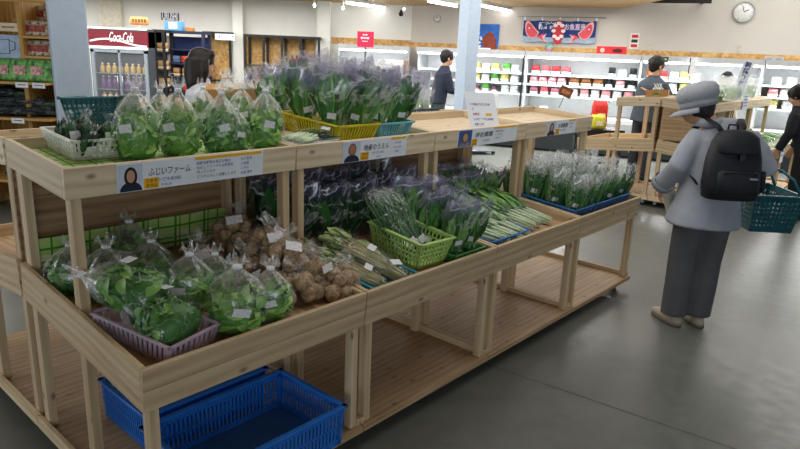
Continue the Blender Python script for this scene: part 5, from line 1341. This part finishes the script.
# ---- left-hand wall: dark shelving against strand board, cooler, boxes
def osb_panel(u0, u1, v0, label):
    a, b = lwall(u0, v0), lwall(u1, v0); m = MB(); m.box(((a.x + b.x) / 2, 12.985, .885), (b.x - a.x, .02, 1.765)); o = m.build('board_panel', OSB); tag(o, label, 'panel')
osb_panel(208, 231, 37, 'strand-board back panel beside the notice'); osb_panel(245, 315, 37, 'strand-board back panel behind the dark shelving')
def dark_rack(u0, u1, ztop, label, shelves, dv=0, d=12.55, back=None, mat=BLACK):
    a, b = at(u0, 40, d), at(u1, 40, d); w_ = b.x - a.x; t = thing('shelf_rack', label, 'shelf')
    for i in range(dv + 2):
        for y in (0, .36): m = MB(); m.box((w_ * i / (dv + 1), y, ztop / 2), (.045, .035, ztop)); m.build('upright', mat, t)
    m = MB(); m.box((w_ / 2, .18, ztop + .02), (w_ + .05, .40, .045)); m.build('top_beam', mat, t)
    for z in shelves: m = MB(); m.box((w_ / 2, .18, z), (w_ - .05, .34, .025)); m.build('shelf', mat, t)
    if back: m = MB(); m.box((w_ / 2, .37, ztop / 2 + .05), (w_ - .05, .012, ztop - .2)); m.build('back_panel', back, t)
    place(t, a.xy.to_3d(), row=False); return a, w_, t
a1, w1, _ = dark_rack(245, 319, 1.75, 'long black shelving against strand board', (.4, 1.22), dv=3)
a2, w2, _ = dark_rack(204, 230, 1.77, 'black shelving bay beside the dark blue shelf', (.4, .9), dv=0)
a3, w3, _ = dark_rack(165, 203, 1.74, 'dark blue shelf with red and cream goods', (.45, .72, .98, 1.22, 1.46), d=11.6, back=plain('#1d2f63', .6), mat=plain('#1c2540', .6))
a4, w4, _ = dark_rack(154.5, 163.5, 1.74, 'narrow black shelf bay beside the drinks cooler', (.5, .8, 1.1, 1.4), d=11.3, back=plain('#cfc6b4', .7))
goods = Kind(pack(.18, .18, .15, plain('#c9b79a', .6), plain('#b08a5a', .6))); redroll = Kind(pack(.22, .16, .12, plain('#b33a2a', .6), plain('#d0452e', .6), 2.4)); blueg = Kind(pack(.22, .16, .12, plain('#4a5f80', .6), plain('#5f7698', .6), 2.4)); brown = Kind(bottle_(.045, .2, plain('#5a2f26', .5), plain('#3a1d18', .5)))
for z, ks in ((1.235, ('b', 'r', 'b')), (.995, ('g', 'g', 'g')), (.735, ('b', 'r', 'r')), (.465, ('g', 'b', 'g'))):
    for i, q in enumerate(ks):
        kd, lb = dict(b=(blueg, 'blue-grey roll'), r=(redroll, 'red roll'), g=(goods, 'cream box'))[q]
        o = kd.put(lb + ' on the dark blue shelf, ' + {1.235: 'upper board', .995: 'second board', .735: 'third board', .465: 'lowest board'}[z], 'goods on the dark blue shelf, ' + lb + {1.235: ' upper', .995: ' second', .735: ' third', .465: ' lowest'}[z], (0, 0, 0))
        place(o, (a3.x + w3 * (i + .5) / 3, a3.y + .13, z), row=False)
for z in (.515, .815, 1.115, 1.415):
    o = goods.put('tan box on the narrow bay beside the cooler', 'tan boxes on the narrow bay', (0, 0, 0)); place(o, (a4.x + w4 * .5, a4.y + .14, z), row=False)
for i in range(5):
    o = brown.put('brown bottle on the long black shelving', 'brown bottles on the black shelving', (0, 0, 0)); place(o, (a1.x + w1 * (.62 + .065 * i), a1.y + .15, 1.235), row=False)
t = thing('display_box', 'blue and white box on top of the dark blue shelf', 'box'); m = MB(); m.box((.15, .1, .075), (.30, .18, .15)); m.build('carton', plain('#5f9fd0', .6), t); m = MB(); m.box((.15, .008, .08), (.15, .004, .11)); m.build('white_card', WHITE, t); place(t, (a3.x, a3.y, 1.786), row=False)
t = thing('display_box', 'small orange-brown box on top of the dark blue shelf', 'box'); m = MB(); m.box((.07, .06, .025), (.14, .1, .05)); m.build('carton', plain('#b57a3c', .6), t); m = MB(); m.box((.07, .06, .055), (.144, .104, .01)); m.build('lid', plain('#c98d4c', .6), t); place(t, (a3.x + .36, a3.y, 1.786), row=False)
# wall notices
def lsign(name, label, u0, v0, u1, v1, mat, txt, tmat, size, off=.01, cat='sign', bold=.0, width=None, border=None, d=None):
    a, b = at(u0, v0, d or LWY - off), at(u1, v1, d or LWY - off); t = thing(name, label, cat); w_, h_ = b.x - a.x, a.z - b.z
    m = MB(); m.box((w_ / 2, 0, -h_ / 2), (w_, .012, h_)); m.build('board', mat, t)
    if border: m = MB(); m.box((w_ / 2, .004, -h_ / 2), (w_ + .03, .008, h_ + .03)); m.build('border', border, t)
    if txt: lettering(txt, size, tmat, t, Matrix.Translation((w_ * .5, -.008, -h_ / 2)) @ UP, 'lettering', align='CENTER', bold=bold, width=width or w_ * .86)
    place(t, a, row=False); return t
lsign('wall_sign', 'dark wall sign with pale capital letters above the blue and white box', 161, 12.5, 179, 20.5, plain('#3a3d4a', .6), 'URUSHI', plain('#eceef4', .6), .21, bold=.006)
lsign('hanging_notice', 'white notice strip with blue lettering before the black shelving', 215, 33.5, 235, 40.5, WHITE, 'ごゆっくりどうぞ', INKB, .06, d=12.3, bold=.001)
p = at(112, 15, 12.95); t = thing('electric_box', 'beige square metal box on the wall above the cooler', 'electric box')
m = MB(); m.box((0, 0, 0), (.42, .14, .50)); m.build('casing', plain('#dad5c4', .6), t); m = MB(); m.box((.01, -.075, 0), (.36, .012, .44)); m.build('cover', plain('#cdc8b6', .6), t); place(t, p - V((0, .022, 0)), row=False)
# drinks cooler
a, b = at(91, 60, 11.0), at(149.5, 60, 11.0); cw = b.x - a.x
t = thing('drinks_cooler', 'upright glass-door drinks cooler with maroon header', 'cooler')
m = MB(); hz0 = 1.44
for x in (.02, cw - .02): m.box((x, .30, .9), (.04, .60, 1.74))
m.box((cw / 2, .59, .9), (cw - .08, .02, 1.74)); m.box((cw / 2, .30, .12), (cw - .08, .58, .20)); m.build('cabinet', plain('#3b4046', .5), t)
m = MB(); m.box((cw / 2, .28, 1.60), (cw, .62, .26)); hd = m.build('header', plain('#6f1626', .5), t)
m = MB(); m.box((cw / 2, -.036, 1.765), (cw, .012, .03)); m.box((cw / 2, -.036, 1.455), (cw, .012, .045)); m.build('white_trim', WHITE, hd)
lettering('Coca-Cola', .22, WHITE, hd, Matrix.Translation((cw * .56, -.036, 1.62)) @ UP, 'lettering', align='CENTER', shear=.35, bold=.002, width=.40)
m = MB(); m.rings([[V((cw * q, -.034, 1.53 + .05 * sin(q * 5) + dz)) for q in [j / 20 * .96 + .02 for j in range(21)]] for dz in (0, .028)], closed=False, cap0=False, cap1=False); m.build('white_ribbon', WHITE, hd)
m = MB()
for x in (.05, cw - .05, cw / 2): m.box((x, -.02, .82), (.05 if x != cw / 2 else .03, .04, 1.2))
for z in (.24, 1.40): m.box((cw / 2, -.02, z), (cw - .05, .04, .05))
m.build('door_frame', plain('#8f99a3', .4, metal=.4), t)
GL, nt_, b_ = new_mat('door_glass'); b_.inputs['Base Color'].default_value = (.9, .95, 1, 1); b_.inputs['Roughness'].default_value = .03; b_.inputs['Alpha'].default_value = .04
m = MB(); m.box((cw / 2, -.012, .82), (cw - .12, .006, 1.12)); m.build('door_glass', GL, t)
for x in (cw / 2 - .04, cw / 2 + .04): m = MB(); m.tube([(x, -.06, .75), (x, -.06, 1.0)], .01, 8); m.box((x, -.045, .76), (.012, .03, .012)); m.box((x, -.045, .99), (.012, .03, .012)); m.build('handle', STEEL, t)
for z in (.26, .56, .76, 1.03): m = MB(); m.box((cw / 2, .28, z), (cw - .10, .5, .012)); m.build('shelf', STEEL, t)
m = MB(); m.box((cw / 2, .1, 1.385), (cw - .16, .06, .02)); m.build('lamp', emit('cooler_light', '#eef6ff', 8), t)
place(t, (a.x, a.y, 0), row=False)
bk = dict(p=Kind(bottle_(.045, .22, plain('#4a1f5e', .3), WHITE)), b=Kind(bottle_(.045, .22, plain('#1c37a0', .3), plain('#dfe6f2', .4))), y=Kind(bottle_(.04, .16, plain('#a8893a', .4), plain('#e8e0c8', .4))), c=Kind(bottle_(.04, .15, plain('#b8a98c', .4), plain('#8a6a4a', .4))))
for z, q, lb in ((1.037, 'y', 'yellow bottle on the top shelf of the drinks cooler'), (.767, 'p', 'purple bottle with white cap in the drinks cooler'), (.567, 'c', 'tan bottle on the third shelf of the drinks cooler'), (.267, 'b', 'blue bottle on the lowest shelf of the drinks cooler')):
    for i in range(8): o = bk[q].put(lb, lb.replace('bottle', 'bottles'), (0, 0, 0)); place(o, (a.x + .13 + (cw - .26) * i / 7, a.y + .12, z), row=False)
t = thing('shaped_sign', 'small orange shaped sign on the cooler top', 'sign'); p = at(137, 23, 11.05)
m = MB(); m.loft([(0, 0, 0, .15, .012), (0, 0, .07, .17, .012), (0, 0, .13, .14, .012)], 20, 3); m.build('plaque', plain('#d9a765', .6), t)
m = MB()
for i in range(5): m.box((-.10 + .05 * i, -.014, .07), (.03, .003, .05))
m.build('brown_marks', plain('#7a4a22', .6), t); m = MB(); m.tube([(0, 0, -.09), (0, 0, .02)], .008, 6); m.build('stick', WHITE, t); place(t, (p.x, p.y + .1, 1.84), row=False)

# ---- the wooden rack beside the wide pillar
RK = wood('rack_wood', '#a67a3a', '#c2974f', '#d8b470', knots=False)
d_ = 5.7; xl, xr_ = at(-40, 60, d_).x, at(53, 60, d_).x; t = thing('goods_rack', 'honey-coloured wooden rack of goods beside the wide pillar', 'rack'); rw = xr_ - xl
for x in (.0, rw * .68, rw): m = MB(); m.box((x, .22, .93), (.035, .44, 1.86)); m.build('upright', RK, t)
m = MB(); m.box((rw / 2, -.005, 1.89), (rw + .04, .03, .09)); m.build('valance', RK, t)
m = MB(); m.box((rw / 2, .45, .95), (rw, .012, 1.84)); m.build('back_panel', RK, t)
RZ = [.30, .86, 1.17, 1.39, 1.56]
for i, z in enumerate(RZ):
    x0 = 0 if z < 1.3 else rw * .68; m = MB(); m.box(((x0 + rw) / 2, .21 - (.06 if z < 1.3 else 0), z), (rw - x0 - .036, .42 + (.12 if z < 1.3 else 0), .022)); m.build('shelf', RK, t)
place(t, (xl, d_, 0), row=False)
def rk(o, u, z, dy=0.05, rot=(0, 0, 0), s=1.0): p = at(u, 60, d_ + dy); place(o, (p.x, p.y, z), rot, s, row=False)
gp = thing('gift_pack', 'x', 'packet'); m = MB(); m.loft([(0, 0, 0, .085, .05), (0, 0, .02, .09, .055), (0, 0, .13, .085, .045), (0, 0, .15, .07, .02)], 16, 4); m.build('wrap', plain('#6fae62', .6, var=.35, scale=30), gp); m = MB(); m.box((0, -.053, .07), (.08, .004, .06)); m.build('print', plain('#d8a6a0', .6, var=.3, scale=60), gp)
kg = Kind(gp); kc = Kind(copy_tree(gp)); 
for ch in kc.root.children:
    ch.data = ch.data.copy(); ch.data.materials[0] = plain('#c7b7a2', .6, var=.5, scale=35) if ch.name.startswith('wrap') else plain('#a64b3a', .6, var=.3, scale=50)
for i, u in enumerate((-14, 5, 22, 39)): rk(kg.put('green patterned packet on the middle board of the wooden rack', 'green patterned packets on the rack', (0, 0, 0)), u, 1.182, .0, (-.12, 0, 0), 1.28)
for i, u in enumerate((31, 39, 47)): rk(kc.put('red and cream packet on the small upper board of the rack', 'red and cream packets on the upper board', (0, 0, 0)), u, 1.572, .1, s=.85)
for i, u in enumerate((32, 40, 48)): rk(kc.put('red and cream packet on the lower small board by the pillar', 'red and cream packets on the lower small board', (0, 0, 0)), u, 1.402, .1, s=.9)
for i, u in enumerate((33, 47)): rk(kc.put('packet hung in the top compartment of the rack by the pillar', 'packets in the top compartment of the rack', (0, 0, 0)), u, 1.702, .3, s=.9)
t = thing('hanging_rail', 'thin rail board under the hung packets at the rack top', 'rail'); m = MB(); m.box((0, 0, 0), (.33, .16, .012)); m.box((0, -.078, .012), (.33, .006, .02)); m.build('board', RK, t); rk(t, 40, 1.692, .32)
t = thing('rack_card', 'pale blue card with a drawn outline on the wooden rack', 'sign'); m = MB(); m.box((0, 0, .10), (.30, .006, .20)); m.build('card', plain('#a9bcd8', .6), t)
m = MB(); m.tube([(-.11, -.005, .04), (-.11, -.005, .16), (.04, -.005, .16), (.04, -.005, .04), (-.11, -.005, .04)], .003, 6); m.tube([(.04, -.005, .06), (.09, -.005, .08), (.09, -.005, .14), (.04, -.005, .15)], .003, 6); m.build('outline', plain('#2b3a70', .6), t); rk(t, 6, 1.372, .02, (-.1, 0, 0))
t = thing('rack_card', 'small cream tag card leaning above the pale blue card', 'sign'); m = MB(); m.box((0, 0, .035), (.16, .004, .07)); m.build('card', plain('#e0cdb0', .6), t); m = MB(); m.box((0, -.003, .035), (.11, .002, .012)); m.build('print', plain('#8a6a50', .6), t); rk(t, 12, 1.60, .0)
for u, z, lb in ((19, 1.185, 'white price card on the rack under the green packets, nearer the frame edge'), (36, 1.185, 'white price card on the rack under the green packets, nearer the pillar'), (11, .875, 'white price card under the dark wrapped vegetables')):
    t = thing('price_card', lb, 'price card'); m = MB(); m.box((0, 0, .022), (.11, .003, .044)); m.build('card', WHITE, t); m = MB(); m.box((0, -.002, .025), (.07, .001, .010)); m.build('print', GREYINK, t); rk(t, u, z - .050, -.1245, (0, 0, 0))
kd_ = Kind(stalk_bag(171, DKG, leafmat('black_leaf', '#141d22', '#263639', '#4a5c60'), ln=.30, w=.11, n=26, leafy=.6, leafw=.05, film_mat=FILMD, stick=False))
for i, (u, dz, dy) in enumerate(((-8, 0, .1), (12, 0, .06), (30, 0, .1), (2, .075, .10), (20, .075, .10), (44, 0, .1), (8, .15, .12), (36, .07, .12))):
    rk(kd_.put('dark wrapped vegetable bundle on the lower board of the wooden rack', 'dark wrapped bundles on the rack', (0, 0, 0)), u, 1.185 - .305 + dz + .0, dy, (.0, 0, 1.57), 1.45)
kdl = Kind(tied_bag('x', DKG, 172, h=.2, stick=False))
for u in (0, 14, 28, 40): rk(kdl.put('small bag of dark greens on the lowest visible board of the rack', 'dark greens on the lowest board', (0, 0, 0)), u, .315, .05)

# ---- second row of stands: acrylic bin, greens, papers, sign
ACR, nt_, b_ = new_mat('acrylic'); b_.inputs['Base Color'].default_value = (.92, .97, 1, 1); b_.inputs['Roughness'].default_value = .05; b_.inputs['Alpha'].default_value = .22
def acrylic(label, x, y):
    t = thing('acrylic_bin', label, 'bin'); m = MB()
    for sx in (-1, 1): m.box((sx * .20, 0, .14), (.006, .30, .28))
    for sy in (-1, 1): m.box((0, sy * .15, .14), (.40, .006, .28))
    m.build('wall', ACR, t); m = MB(); m.box((0, 0, .003), (.40, .30, .006)); m.build('base', WHITE, t); put_row(t, x, y + .03, 'upp', lift=.004)
acrylic('clear acrylic bin of leafy greens on the far stand', 7.78, .66); acrylic('clear acrylic bin beside the first on the far stand', 8.50, .66)
for i in range(6): put_row(KC[i % 2].put('bag of blue-green leaves in the acrylic bin', 'greens in the first acrylic bin', (0, 0, 0)), 7.67 + .11 * (i % 3), .62 + .13 * (i // 3), 'upp', lift=.03, s=.95)
for i in range(4): put_row(KM[i % 2].put('bag of greens in the second acrylic bin of the far stand', 'greens in the second acrylic bin', (0, 0, 0)), 8.42 + .14 * (i % 2), .62 + .13 * (i // 2), 'upp', lift=.03, s=.9)
for i in range(4): put_row(KD[i % 3].put('bag of greens on the upper tray behind the grey hat', 'greens on the tray behind the hat', (0, 0, 0)), X2 + .45 + .12 * i, .62, 'upp', lift=.004, s=.95)
for i in range(18): put_row((KV[i % 2]).put('leafy stalk bag in the lower bin of the far stand beyond the rucksack', 'leafy stalk bags in the far lower bin', (0, 0, 0)), X2 + L + .12 + .185 * (i % 9), .24 + .34 * (i // 9), 'low', rz=.3, lift=.012, s=1.0)
for i in range(6): put_row(KR[i % 3].put('leafy sleeve in the lower bin behind the woman in grey', 'sleeves behind the woman in grey', (0, 0, 0)), X2 + .12 + .13 * i, .45, 'low', lift=.004, s=.9)
t = thing('upright_sign', 'white upright sign with blue lettering tilted above the acrylic bin', 'sign'); m = MB(); m.box((0, 0, .20), (.13, .006, .40)); m.build('board', plain('#eef2f8', .6), t)
for j, ch in enumerate('朝採り野菜'): lettering(ch, .075, INKB, t, Matrix.Translation((0, -.005, .36 - j * .075)) @ UP, 'lettering', align='CENTER', bold=.002)
p = at(738, 84, 7.9); q = ROWI @ p; place(t, (q.x, q.y, p.z - .13), (0, .22, -YAW), s=1.0)
m = MB(); m.tube([(0, .01, -.2), (0, .01, .1)], .008, 6); m.build('stick', WHITE, t)
for u, v, lb in ((728, 106, 'pale blue paper with print on the tray behind the rucksack strap'),):
    t = thing('price_paper', lb, 'notice'); m = MB(); m.box((0, 0, .09), (.20, .003, .18)); m.build('sheet', plain('#cfdaea', .6), t); m = MB()
    for j in range(4): m.box((0, -.003, .15 - j * .035), (.14, .001, .010))
    m.build('print', INKB, t); place(t, (X2 + 1.3, YU + .022, ZU - .10), (0, 0, 0)); 
t = thing('price_paper', 'white sheet hanging on the far lower bin above the teal basket', 'notice'); m = MB(); m.box((0, 0, .10), (.16, .003, .20)); m.build('sheet', plain('#e6ebf2', .6), t); m = MB(); m.box((0, -.003, .14), (.11, .001, .02)); m.box((0, -.003, .09), (.11, .001, .012)); m.build('print', INKB, t); place(t, (X2 + L + .75, .026 - .004, ZF - .20), (0, 0, 0))
# cardboard boxes on the stand by the man in grey
o = carton(.30, .24, .11, 'open cardboard box on the stand by the forearm of the man in grey'); put_row(o, X2 + .42, 1.15, 'upp', rz=.3, lift=.004)
for j in range(3): put_row(KM[j % 2].put('greens bag in the open cardboard box by the man in grey', 'greens in the box by the man in grey', (0, 0, 0)), X2 + .34 + .08 * j, 1.15, 'upp', lift=.012, s=.62)
# promotional packets beyond the last stand: red, yellow, dark
t = thing('sales_trolley', 'dark low trolley carrying the red and yellow packs beyond the row', 'trolley'); m = MB(); m.box((0, 0, .62), (.56, .44, .10)); m.build('top', BLACK, t)
for sx in (-1, 1):
    for sy in (-1, 1): m = MB(); m.tube([(sx * .25, sy * .18, .0), (sx * .25, sy * .18, .57)], .02, 8); m.build('leg', DARK, t)
m = MB(); m.box((0, 0, .22), (.52, .38, .03)); m.build('lower_shelf', DARK, t)
p = at(599, 126, 8.8); place(t, (p.x, p.y, 0), (0, 0, .1), row=False)
def sack(label, col, dx, dz, w_, h_):
    t = thing('printed_sack', label, 'sack'); m = MB(); m.loft([(0, 0, 0, w_ * .46, .06), (0, 0, .03, w_ / 2, .075), (0, 0, h_ * .8, w_ * .48, .06), (0, 0, h_, w_ * .44, .012)], 18, 4); m.build('sack', plain(col, .5, var=.12, scale=20), t)
    m = MB(); m.box((0, -.076, h_ * .4), (w_ * .5, .006, h_ * .3)); m.build('print', plain('#f3ead0', .5), t); place(t, (p.x + dx, p.y - .08, .672 + dz), (0, 0, .1), row=False)
sack('yellow printed sack on the dark trolley', '#cfc92e', -.05, 0, .20, .19); sack('red printed sack on the dark trolley, behind the yellow one', '#d82c24', .02, 0, .22, .36)
bpy.data.objects[[o.name for o in C.objects if o.name.startswith('printed_sack')][-1]].location.y += .2
t = thing('printed_card', 'brown picture card tilted at the edge of the meat case', 'sign'); m = MB(); m.box((0, 0, 0), (.22, .01, .17)); m.build('card', plain('#5e3424', .6), t); m = MB(); m.box((0, -.007, .0), (.15, .003, .07)); m.build('print', plain('#a8683a', .6, var=.3, scale=50), t)
pw2 = wall(566, 92, .83); t.matrix_basis = WM @ Matrix.Translation((pw2.x, -.83, pw2.z)) @ Euler((.2, .35, 0)).to_matrix().to_4x4()
m = MB(); m.tube([(0, .01, -.3), (0, .01, 0)], .006, 6); m.build('stick', DARK, t)
# trolley pushed by the man in navy
t = thing('shopping_trolley', 'metal shopping trolley held by the man in navy', 'trolley'); 
for sx in (-1, 1):
    m = MB(); m.tube([(sx * .2, .25, .06), (sx * .2, -.2, .06), (sx * .2, -.26, .5), (sx * .2, -.30, .96)], .013, 8); m.tube([(sx * .2, -.26, .45), (sx * .2, .25, .50)], .010, 8); m.build('side_frame', STEEL, t)
    for y in (.22, -.2): m = MB(); m.ball((sx * .2, y, .035), (.015, .035, .035), 12, 8); m.build('wheel', BLACK, t)
m = MB(); m.tube([(-.2, -.30, .96), (.2, -.30, .96)], .016, 8); m.build('handle', DARK, t)
m = MB(); m.box((0, 0, .06), (.40, .45, .015)); m.build('lower_tray', STEEL, t)
mp_ = at(438, 100, 10.4); rz_ = radians(-75); dv_ = V((-sin(rz_), cos(rz_), 0)); place(t, mp_.xy.to_3d() + dv_ * .72, (0, 0, rz_), row=False)
o = shop_basket('green shopping basket riding on the metal trolley'); 
for ch in o.children: ch.data = ch.data.copy(); ch.data.materials[0] = plain('#2f6a55', .5)
place(o, mp_.xy.to_3d() + dv_ * .74 + V((0, 0, .515)), (0, 0, rz_ + pi / 2), .9, row=False)

a = wall(621, 2, .3); b = wall(706, 3, .3); t = thing('ceiling_rail', 'long black rail high on the wall beside the board ceiling', 'rail')
m = MB(); m.box(((b.x - a.x) / 2, 0, 0), (b.x - a.x, .05, .06)); m.build('rail', BLACK, t)
for q in (.1, .9): m = MB(); m.box(((b.x - a.x) * q, .14, .0), (.04, .30, .03)); m.build('bracket', DARK, t)
t.matrix_basis = WM @ Matrix.Translation((a.x + .08, -.3, a.z + .02))
